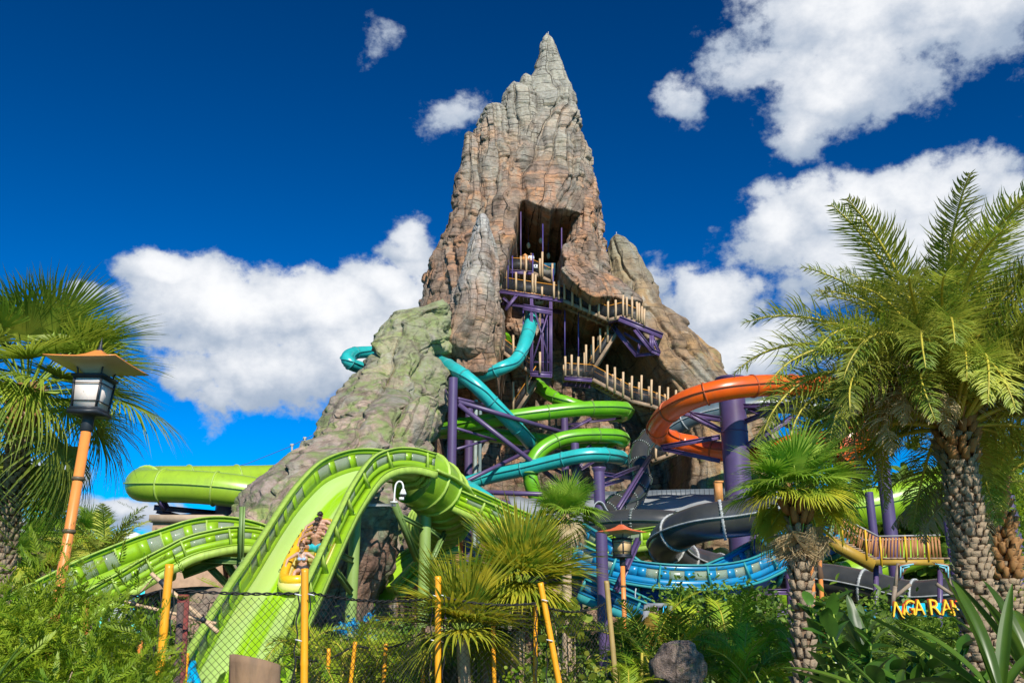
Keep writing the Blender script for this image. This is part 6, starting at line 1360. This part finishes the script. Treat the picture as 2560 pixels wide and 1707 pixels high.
for flip, x0 in ((1, 2248), (-1, 2374)):
    q = [(x0, 1452), (x0, 1410), (x0 + flip * 46, 1404), (x0 + flip * 22, 1418)]; V = [tuple(P(a, b, 24.2)) for a, b in q] + [tuple(P(a, b, 24.28)) for a, b in q]
    MB().add(V, [(0, 1, 2, 3), (7, 6, 5, 4), (0, 4, 5, 1), (1, 5, 6, 2), (2, 6, 7, 3), (3, 7, 4, 0)]).build('corner_board', M('brown_board', (.35, .16, .07), .7), sa)
    for a, b in (((x0 + flip * 3, 1444), (x0 + flip * 4, 1415)), ((x0 + flip * 4, 1415), (x0 + flip * 36, 1409)), ((x0 + flip * 9, 1430), (x0 + flip * 10, 1420)), ((x0 + flip * 10, 1420), (x0 + flip * 26, 1415))): MB().beam(P(*a, 24.17), P(*b, 24.17), .03, .02, up=(0, 1, 0)).build('zigzag', M('pale_blue_line', (.2, .55, .65), .6), sa)
# orange spear poles
for px, pt, pb, Y, lb in ((2062, 1400, 1640, 20, 'orange bamboo pole rising behind the small palm trunk'), (2040, 1370, 1420, 21, 'tan pole with a lashed brown tip behind the small palm trunk')):
    t = thing('bamboo_pole', lb, 'pole', tuple(PZ(px + 6, Y, 0))); bamboo(t, P(px - 14, pt, Y), PZ(px + 14, Y, 0), .05, lamp_orange, 'pole', .5, px); MB().lathe([(0, -.25), (.075, -.2), (.05, .05), (.045, .18), (0, .2)], tuple(P(px - 13, pt + 20, Y)), 10).build('lashing', brownw, t)

# ---------------------------------------------------------------- buildings far behind
whitew = M('white_render', (.72, .74, .75), .7, .06, .3, dirt=.1); tealg = M('teal_glazing', (.03, .33, .42), .15, .2, .5); brick_m = M('tan_brick', (.42, .28, .18), .85, .2, 3); shut = M('grey_shutter', (.32, .34, .36), .6)
hb_ = thing('hotel', 'low white hotel with teal window bands behind the bush', 'hotel', tuple(PZ(190, 210, 0)))
def hslab(x0, x1, y0, y1, Y, mat, nm, th=8):
    a = P(x0, y1, Y); b = P(x1, y0, Y); MB().box(((a.x + b.x) / 2, Y + th / 2, (a.z + b.z) / 2), (b.x - a.x, th, b.z - a.z)).build(nm, mat, hb_)
for i, (x0, x1, yb, yt) in enumerate(((60, 380, 1460, 1445), (70, 360, 1432, 1424), (90, 340, 1410, 1402), (120, 200, 1386, 1380), (90, 330, 1378, 1372))): hslab(x0, x1, yt, yb, 210, whitew, 'floor_slab')
for i, (x0, x1, yt, yb) in enumerate(((64, 376, 1432, 1445), (78, 352, 1410, 1424), (96, 330, 1378, 1402))):
    hslab(x0, x1, yt, yb, 212, tealg, 'window_band')
    for k in range(14): x = x0 + (x1 - x0) * (k + .5) / 14; hslab(x - 1.2, x + 1.2, yt, yb, 211.4, whitew, 'mullion', 1)
hslab(60, 90, 1402, 1470, 209, whitew, 'stair_tower'); hslab(150, 175, 1340, 1372, 214, tealg, 'roof_block')
h2 = thing('tower_block', 'pale tower block far behind the feather palm', 'tower block', tuple(PZ(300, 400, 0))); 
a = P(287, 1330, 400); b = P(325, 1440, 400); MB().box(((a.x + b.x) / 2, 404, (a.z) / 2), (b.x - a.x, 8, a.z)).build('wall', whitew, h2)
for k in range(6):
    for j in range(7): p = P(291 + k * 6, 1336 + j * 9, 399.8); MB().box(tuple(p), (.6, .3, .9)).build('window', shut, h2)
h3 = thing('service_building', 'tan brick service building with a grey shutter behind the arching lime chute', 'building', tuple(PZ(470, 48, 0)))
a = P(376, 1296, 48); b = P(560, 1296, 48); MB().box(((a.x + b.x) / 2, 51, a.z / 2 - .1), (b.x - a.x - .3, 6, a.z - .2)).build('wall', brick_m, h3); MB().box(((a.x + b.x) / 2, 51, a.z), (b.x - a.x, 6.4, .35)).build('parapet', M('tan_coping', (.45, .33, .22), .8), h3)
c = P(465, 1452, 47.9); MB().box((c.x, 47.9, 1.5), (1.8, .1, 3.0)).build('shutter', shut, h3)
for k in range(12): MB().box((c.x, 47.83, .2 + k * .24), (1.78, .04, .03)).build('slat', greyw, h3)
for k in range(10):
    for j in range(3): MB().box((a.x + .5 + k * .36 + (j % 2) * .18, 47.97, a.z - .5 - j * .2), (.33, .06, .17)).build('brick', brick_m, h3)
# ---------------------------------------------------------------- the raft and its riders
def blob(caps, voxel=.012, smooth=4, name='body'):
    """one continuous skin from tapered capsules and ellipsoids"""
    mb = MB(); n = 12; ang = np.linspace(0, 2 * PI, n, endpoint=False)
    for c in caps:
        if c[0] == 'e':
            _, ctr, rad, rot = c; ph = np.linspace(-PI / 2, PI / 2, 9); G = []
            for p in ph: G.append(np.stack([np.cos(p) * np.cos(ang), np.cos(p) * np.sin(ang), np.full(n, np.sin(p))], -1))
            G = np.array(G) * np.array(rad)
            if rot is not None: G = G @ np.array(rot).T
            mb.grid(G + np.array(ctr), True)
        else:
            a, b, ra, rb = c; a = Vector(a); b = Vector(b); T = (b - a).normalized(); pts = []; rr = []
            for k in (-90, -60, -30, 0): pts.append(a + T * ra * math.sin(R(k))); rr.append(max(.0008, ra * math.cos(R(k))))
            for k in (0, 30, 60, 90): pts.append(b + T * rb * math.sin(R(k))); rr.append(max(.0008, rb * math.cos(R(k))))
            mb.tube(pts, rr, n)
    me = mesh_np('tmp', np.concatenate(mb.v), [np.concatenate(l) for l in mb.f.values()]); o = bpy.data.objects.new('tmp', me); col.objects.link(o)
    m = o.modifiers.new('r', 'REMESH'); m.mode = 'VOXEL'; m.voxel_size = voxel
    if smooth: s = o.modifiers.new('s', 'SMOOTH'); s.iterations = smooth; s.factor = .5
    d_ = bpy.context.evaluated_depsgraph_get(); d_.update(); out = bpy.data.meshes.new_from_object(o.evaluated_get(d_)); bpy.data.objects.remove(o); out.name = name; out.materials.clear(); return out
def skinm(n, c):
    m = M(n, c, .45, .08, 9, c2=tuple(v * .88 for v in c)); b = m.node_tree.nodes['Principled BSDF']; b.inputs['Subsurface Weight'].default_value = .12; b.inputs['Subsurface Radius'].default_value = (.02, .008, .004); b.inputs['Subsurface Scale'].default_value = .3; return m
eye_w = M('eye_white', (.75, .73, .7), .3, .02); eye_d = M('eye_dark', (.03, .02, .015), .3); lipm = M('lips', (.45, .12, .10), .5); teeth = M('teeth', (.8, .78, .72), .4)
def rider(label, frame, j, skin, hairm, hairlong=False, shorts=None, top=None, look=(0, -1, -.1), voxel=.011, female=False, smile=True):
    """j: joints in the raft's own axes (x across, -y down the slide, z up from the floor)"""
    t = thing('person', label, 'person'); t.matrix_world = frame; V = Vector
    k = .93 if female else 1.0
    pel, ch, nk, hd = V(j['pelvis']), V(j['chest']), V(j['neck']), V(j['head'])
    caps = [(pel + V((-.07, 0, 0)), pel + V((.07, 0, 0)), .115 * k, .115 * k), (pel, pel.lerp(ch, .5), .115 * k, .105 * k), (pel.lerp(ch, .5), ch, .11 * k, .12 * k), (pel.lerp(ch, .5) + V((-.04, 0, 0)), pel.lerp(ch, .5) + V((.04, 0, 0)), .095, .095), (ch + V((-.07 * k, 0, -.03)), ch + V((.07 * k, 0, -.03)), .105 * k, .105 * k)]
    shL, shR = V(j['shL']), V(j['shR']); caps += [(shL, shR, .062 * k, .062 * k), (ch + V((0, 0, .04)), nk, .09 * k, .05 * k), (nk, hd, .052 * k, .05 * k)]
    if not female: caps += [('e', ch + V((-.075, -.075, .03)), (.085, .04, .06), None), ('e', ch + V((.075, -.075, .03)), (.085, .04, .06), None)]
    lk = V(look).normalized(); X = lk.cross(V((0, 0, 1))).normalized(); Z = X.cross(lk); Rm = Matrix((X, -lk, Z)).transposed()   # local x right, -y forward, z up
    h = lambda x, y, z: hd + Rm @ V((x, y, z))
    caps += [('e', h(0, .01, .05), (.074, .094, .095), Rm), ('e', h(0, -.02, -.03), (.058, .07, .078), Rm), ('e', h(0, -.055, -.075), (.032, .03, .026), Rm), (h(0, -.09, .035), h(0, -.108, -.003), .008, .014), ('e', h(-.078, .01, .01), (.012, .022, .034), Rm), ('e', h(.078, .01, .01), (.012, .022, .034), Rm),
             ('e', h(-.035, -.075, .045), (.026, .014, .010), Rm), ('e', h(.035, -.075, .045), (.026, .014, .010), Rm)]
    for s, sh in (('L', shL), ('R', shR)):
        el, wr, hn = V(j['el' + s]), V(j['wr' + s]), V(j['hand' + s]); caps += [(sh, sh.lerp(el, .45), .056 * k, .05 * k), (sh.lerp(el, .45), el, .05 * k, .039 * k), (el, el.lerp(wr, .3), .040 * k, .041 * k), (el.lerp(wr, .3), wr, .041 * k, .026 * k)]
        T = (hn - wr).normalized(); side = T.cross(V((0, 0, 1))); side = side.normalized() if side.length > .1 else V((1, 0, 0)); dn = T.cross(side).normalized()
        if dn.z > 0: dn = -dn
        caps += [(wr, wr + T * .05, .026, .03), (wr + T * .03 - side * .022, wr + T * .085 - side * .03, .017, .015), (wr + T * .03 + side * .022, wr + T * .085 + side * .03, .017, .015)]
        for q, (o_, l) in enumerate(((-.033, .062), (-.011, .072), (.011, .068), (.033, .052))):
            b0 = wr + T * .085 + side * o_; b1 = b0 + (T * .8 + dn * .5) * l * .5; b2 = b1 + (T * .1 + dn) * l * .35; b3 = b2 + (dn * .7 - T * .6) * l * .3; caps += [(b0, b1, .0105, .0098), (b1, b2, .0098, .009), (b2, b3, .009, .008)]
        sg = -1 if s == 'L' else 1; b0 = wr + T * .035 - side * sg * .028; b1 = b0 + (T * .5 - side * sg * .6 + dn * .4) * .045; b2 = b1 + (T * .8 + dn * .5) * .03; caps += [(b0, b1, .013, .011), (b1, b2, .011, .009)]
        hp = pel + V((.085 * sg, -.02, -.01)); kn, an, toe = V(j['kn' + s]), V(j['an' + s]), V(j['toe' + s])
        caps += [(hp, hp.lerp(kn, .5), .092 * k, .078 * k), (hp.lerp(kn, .5), kn, .078 * k, .054 * k), (kn, kn.lerp(an, .35), .054 * k, .056 * k), (kn.lerp(an, .35), an, .056 * k, .034 * k), (an, toe, .038, .024), (an, an - (toe - an).normalized() * .03, .036, .03)]
    put('body', blob(caps, voxel), skin, t, True)
    # face
    for s in (-1, 1):
        MB().lathe([(0, -.009), (.012, -.004), (.012, .004), (0, .009)], n=8).build('eye', eye_d, t, world=False).location = h(.033 * s, -.092, .028)
        bw_ = MB(); bw_.beam(h(.018 * s, -.096, .052), h(.052 * s, -.084, .050), .008, .008); bw_.build('eyebrow', hairm, t, world=False)
    put('mouth', blob([(h(-.024, -.082, -.040), h(0, -.09, -.046), .007, .009), (h(0, -.09, -.046), h(.024, -.082, -.040), .009, .007)], .005, 1, 'mouth'), teeth if smile else lipm, t, True)
    if smile: put('lips', blob([(h(-.028, -.079, -.048), h(0, -.086, -.058), .005, .007), (h(0, -.086, -.058), h(.028, -.079, -.048), .007, .005)], .004, 1, 'lips'), lipm, t, True)
    hc = [('e', h(0, .022, .072), (.084, .098, .090), Rm), ('e', h(0, .06, .02), (.076, .06, .08), Rm)]
    rs = random.Random(len(label))
    for i in range(16 if not female else 0): a = rs.uniform(-1.4, 1.4); hc.append(('e', h(math.sin(a) * .065, -.03 + rs.uniform(-.035, .06), .13 + rs.uniform(-.02, .02)), (.022, .022, .022), None))
    if female: hc += [(h(-.07, .02, .06), h(-.072, .04, -.03), .02, .016), (h(.07, .02, .06), h(.072, .04, -.03), .02, .016), (h(0, .09, .03), h(.0, .10, -.12), .04, .02)]
    put('hair', blob(hc, .010, 2, 'hair'), hairm, t, True)
    if shorts:
        cp_ = [(pel + V((-.07, 0, .03)), pel + V((.07, 0, .03)), .128, .128), (pel + V((-.07, 0, -.02)), pel + V((.07, 0, -.02)), .13, .13)]
        for sg, s in ((-1, 'L'), (1, 'R')):
            hp = pel + V((.085 * sg, -.02, -.01)); kn = V(j['kn' + s]); cp_.append((hp, hp.lerp(kn, .12 if female else .45), .104, .098 if female else .094))
        put('shorts', blob(cp_, .012, 3, 'shorts'), shorts, t, True)
    if top:
        c_ = ch + V((0, -.03, .015))
        put('bikini_top', blob([('e', c_ + V((-.062, -.085, 0)), (.062, .05, .052), None), ('e', c_ + V((.062, -.085, 0)), (.062, .05, .052), None), (c_ + V((-.11, -.05, -.025)), c_ + V((-.125, .03, -.02)), .016, .014), (c_ + V((.11, -.05, -.025)), c_ + V((.125, .03, -.02)), .016, .014), (c_ + V((-.07, -.085, .04)), shL + V((.05, -.045, .045)), .008, .008), (c_ + V((.07, -.085, .04)), shR + V((-.05, -.045, .045)), .008, .008)], .009, 2, 'bikini_top'), top, t, True)
    return t
def frame_at(py_target, u=0.3, lift=0.0):
    best = min(range(len(fr_main)), key=lambda i: abs(project(np.array(fr_main[i][0]))[1] - py_target)); c, S, U = fr_main[best]
    T = U.cross(S) ; T = T if T.z > 0 else -T      # uphill
    m = Matrix((S, T, S.cross(T))).transposed().to_4x4(); m.translation = c + S * u + U * lift; return m
FR = Matrix(frame_at(1420, .34, .08)) @ Matrix.Scale(1.08, 4)
raft = thing('inflatable_raft', 'long yellow inflatable raft carrying the riders down the lime slide', 'raft'); raft.matrix_world = FR
ry_ = M('yellow_vinyl', (.95, .52, .02), .3, .08, 3, coat=.3); rpale = M('pale_yellow_vinyl', (.80, .72, .25), .4, .08, 3); rol = M('olive_vinyl', (.36, .36, .09), .45, .1, 4)
def oval_ring(hx, hy, r, z, n=56, pw=2.8):
    pts = []
    for i in range(n + 1):
        a = 2 * PI * i / n; pts.append(Vector((hx * np.sign(math.cos(a)) * abs(math.cos(a)) ** (2 / pw), hy * np.sign(math.sin(a)) * abs(math.sin(a)) ** (2 / pw) + .25, z + .12 * max(0, -math.sin(a)) ** 6)))
    return pts
MB().tube(oval_ring(.50, 2.05, .17, .17), .17, 12, cap=False).build('lower_tube', rpale, raft, True, world=False)
MB().tube(oval_ring(.49, 2.0, .15, .36), .135, 12, cap=False).build('upper_tube', ry_, raft, True, world=False)
MB().box((0, .25, .09), (.9, 3.7, .08)).build('floor', ry_, raft, world=False)
for y in (-.40, .98, 1.85):
    for k in range(3): MB().tube([(-.26, y + .05 * k, .22 + .15 * k), (.26, y + .05 * k, .22 + .15 * k)], .082, 12).build('backrest_roll', rol, raft, True, world=False)
for y in (-1.2, -.9, -.1, .3, 1.0, 1.4):
    for s in (-1, 1): MB().tube([(s * .52, y - .08, .46), (s * .53, y - .06, .50), (s * .53, y + .06, .50), (s * .52, y + .08, .46)], .011, 6).build('handle', iron, raft, world=False)
MB().box((0, -1.78, .53), (.2, .05, .03)).build('front_badge', iron, raft, world=False)
def seat(y, fem=False, kx=.13, reach=.75, lean=.22, arms=.5, ay=-.15, hz=.44, bend=.0, sx_=0):
    b = Vector((sx_, y, .26)); u = Vector((bend, lean, 1)).normalized(); s = .165 if fem else .19
    ch = b + u * .34; nk = b + u * .50; hd = nk + Vector((bend * .3, -.02, .14))
    j = dict(pelvis=b, chest=ch, neck=nk, head=hd, shL=b + u * .45 + Vector((-s, 0, 0)), shR=b + u * .45 + Vector((s, 0, 0)))
    for sg, n in ((-1, 'L'), (1, 'R')):
        j['hand' + n] = Vector((sx_ + sg * arms, y + ay - .06, hz)); j['wr' + n] = Vector((sx_ + sg * (arms - .02), y + ay + .03, hz + .06)); j['el' + n] = (j['sh' + n] + j['wr' + n]) / 2 + Vector((sg * .13, .05, -.03))
        j['kn' + n] = Vector((sx_ + sg * kx, y - .42, .50 if not fem else .40)); j['an' + n] = Vector((sx_ + sg * kx * 1.0, y - reach, .26)); j['toe' + n] = j['an' + n] + Vector((sg * .03, -.08, .13))
    return j
dk = M('dark_hair', (.02, .014, .01), .6); br = M('brown_hair', (.10, .05, .025), .6)
rider('laughing woman in a pale blue bikini top at the front of the raft', FR, seat(-.72, True, .11, .86, .30, .44, -.22), skinm('light_skin', (.62, .38, .27)), br, shorts=M('black_shorts', (.02, .022, .03), .7), top=M('pale_blue_fabric', (.36, .50, .72), .7), female=True, look=(.05, -1, -.05))
rider('shirtless young man with dark hair, arms spread, behind the olive backrest', FR, seat(.68, sx_=.08, kx=.30, reach=.70, lean=.18, arms=.50, ay=-.25), skinm('tan_skin', (.50, .27, .16)), dk, shorts=M('turquoise_shorts', (.02, .42, .48), .7), look=(.12, -1, -.05))
rider('dark-haired rider mostly hidden behind the young man', FR, seat(1.08, sx_=.06, kx=.34, reach=.66, lean=.16, arms=.48, ay=-.2), skinm('olive_skin', (.45, .24, .15)), dk, shorts=M('black_trunks', (.02, .02, .02), .7), look=(0, -1, -.2), voxel=.013)
rider('shirtless man in purple shorts at the back of the raft', FR, seat(1.52, sx_=.05, kx=.36, reach=.64, lean=.16, arms=.48, ay=-.25), skinm('pink_skin', (.60, .35, .24)), dk, shorts=M('purple_trunks', (.22, .03, .22), .7), look=(-.12, -1, -.55), smile=False)
# attendant on the upper deck of the cave
Fm = Matrix.Translation(P(1328, 676, 79.9) + Vector((0, 0, 0)))
j = dict(pelvis=(0, 0, .92), chest=(0, 0, 1.26), neck=(0, 0, 1.44), head=(0, -.02, 1.58), shL=(-.19, 0, 1.38), shR=(.19, 0, 1.38), elL=(-.24, .02, 1.1), elR=(.24, .02, 1.1), wrL=(-.22, -.1, .88), wrR=(.24, -.12, .9), handL=(-.22, -.14, .8), handR=(.24, -.17, .82), knL=(-.1, -.02, .5), knR=(.12, -.04, .5), anL=(-.1, 0, .08), anR=(.13, .02, .08), toeL=(-.1, -.16, .04), toeR=(.15, -.14, .04))
at_ = rider('attendant in a white shirt and red shorts standing beside the booth', Fm, j, bpy.data.materials['tan_skin'], dk, shorts=M('red_shorts', (.55, .02, .02), .7), voxel=.016, smile=False)
put('shirt', blob([(Vector((0, 0, .98)), Vector((0, 0, 1.28)), .145, .145), (Vector((-.2, 0, 1.38)), Vector((.2, 0, 1.38)), .08, .08), (Vector((-.2, 0, 1.37)), Vector((-.235, .01, 1.2)), .075, .07), (Vector((.2, 0, 1.37)), Vector((.235, .01, 1.2)), .075, .07)], .016, 3, 'shirt'), wht, at_, True)
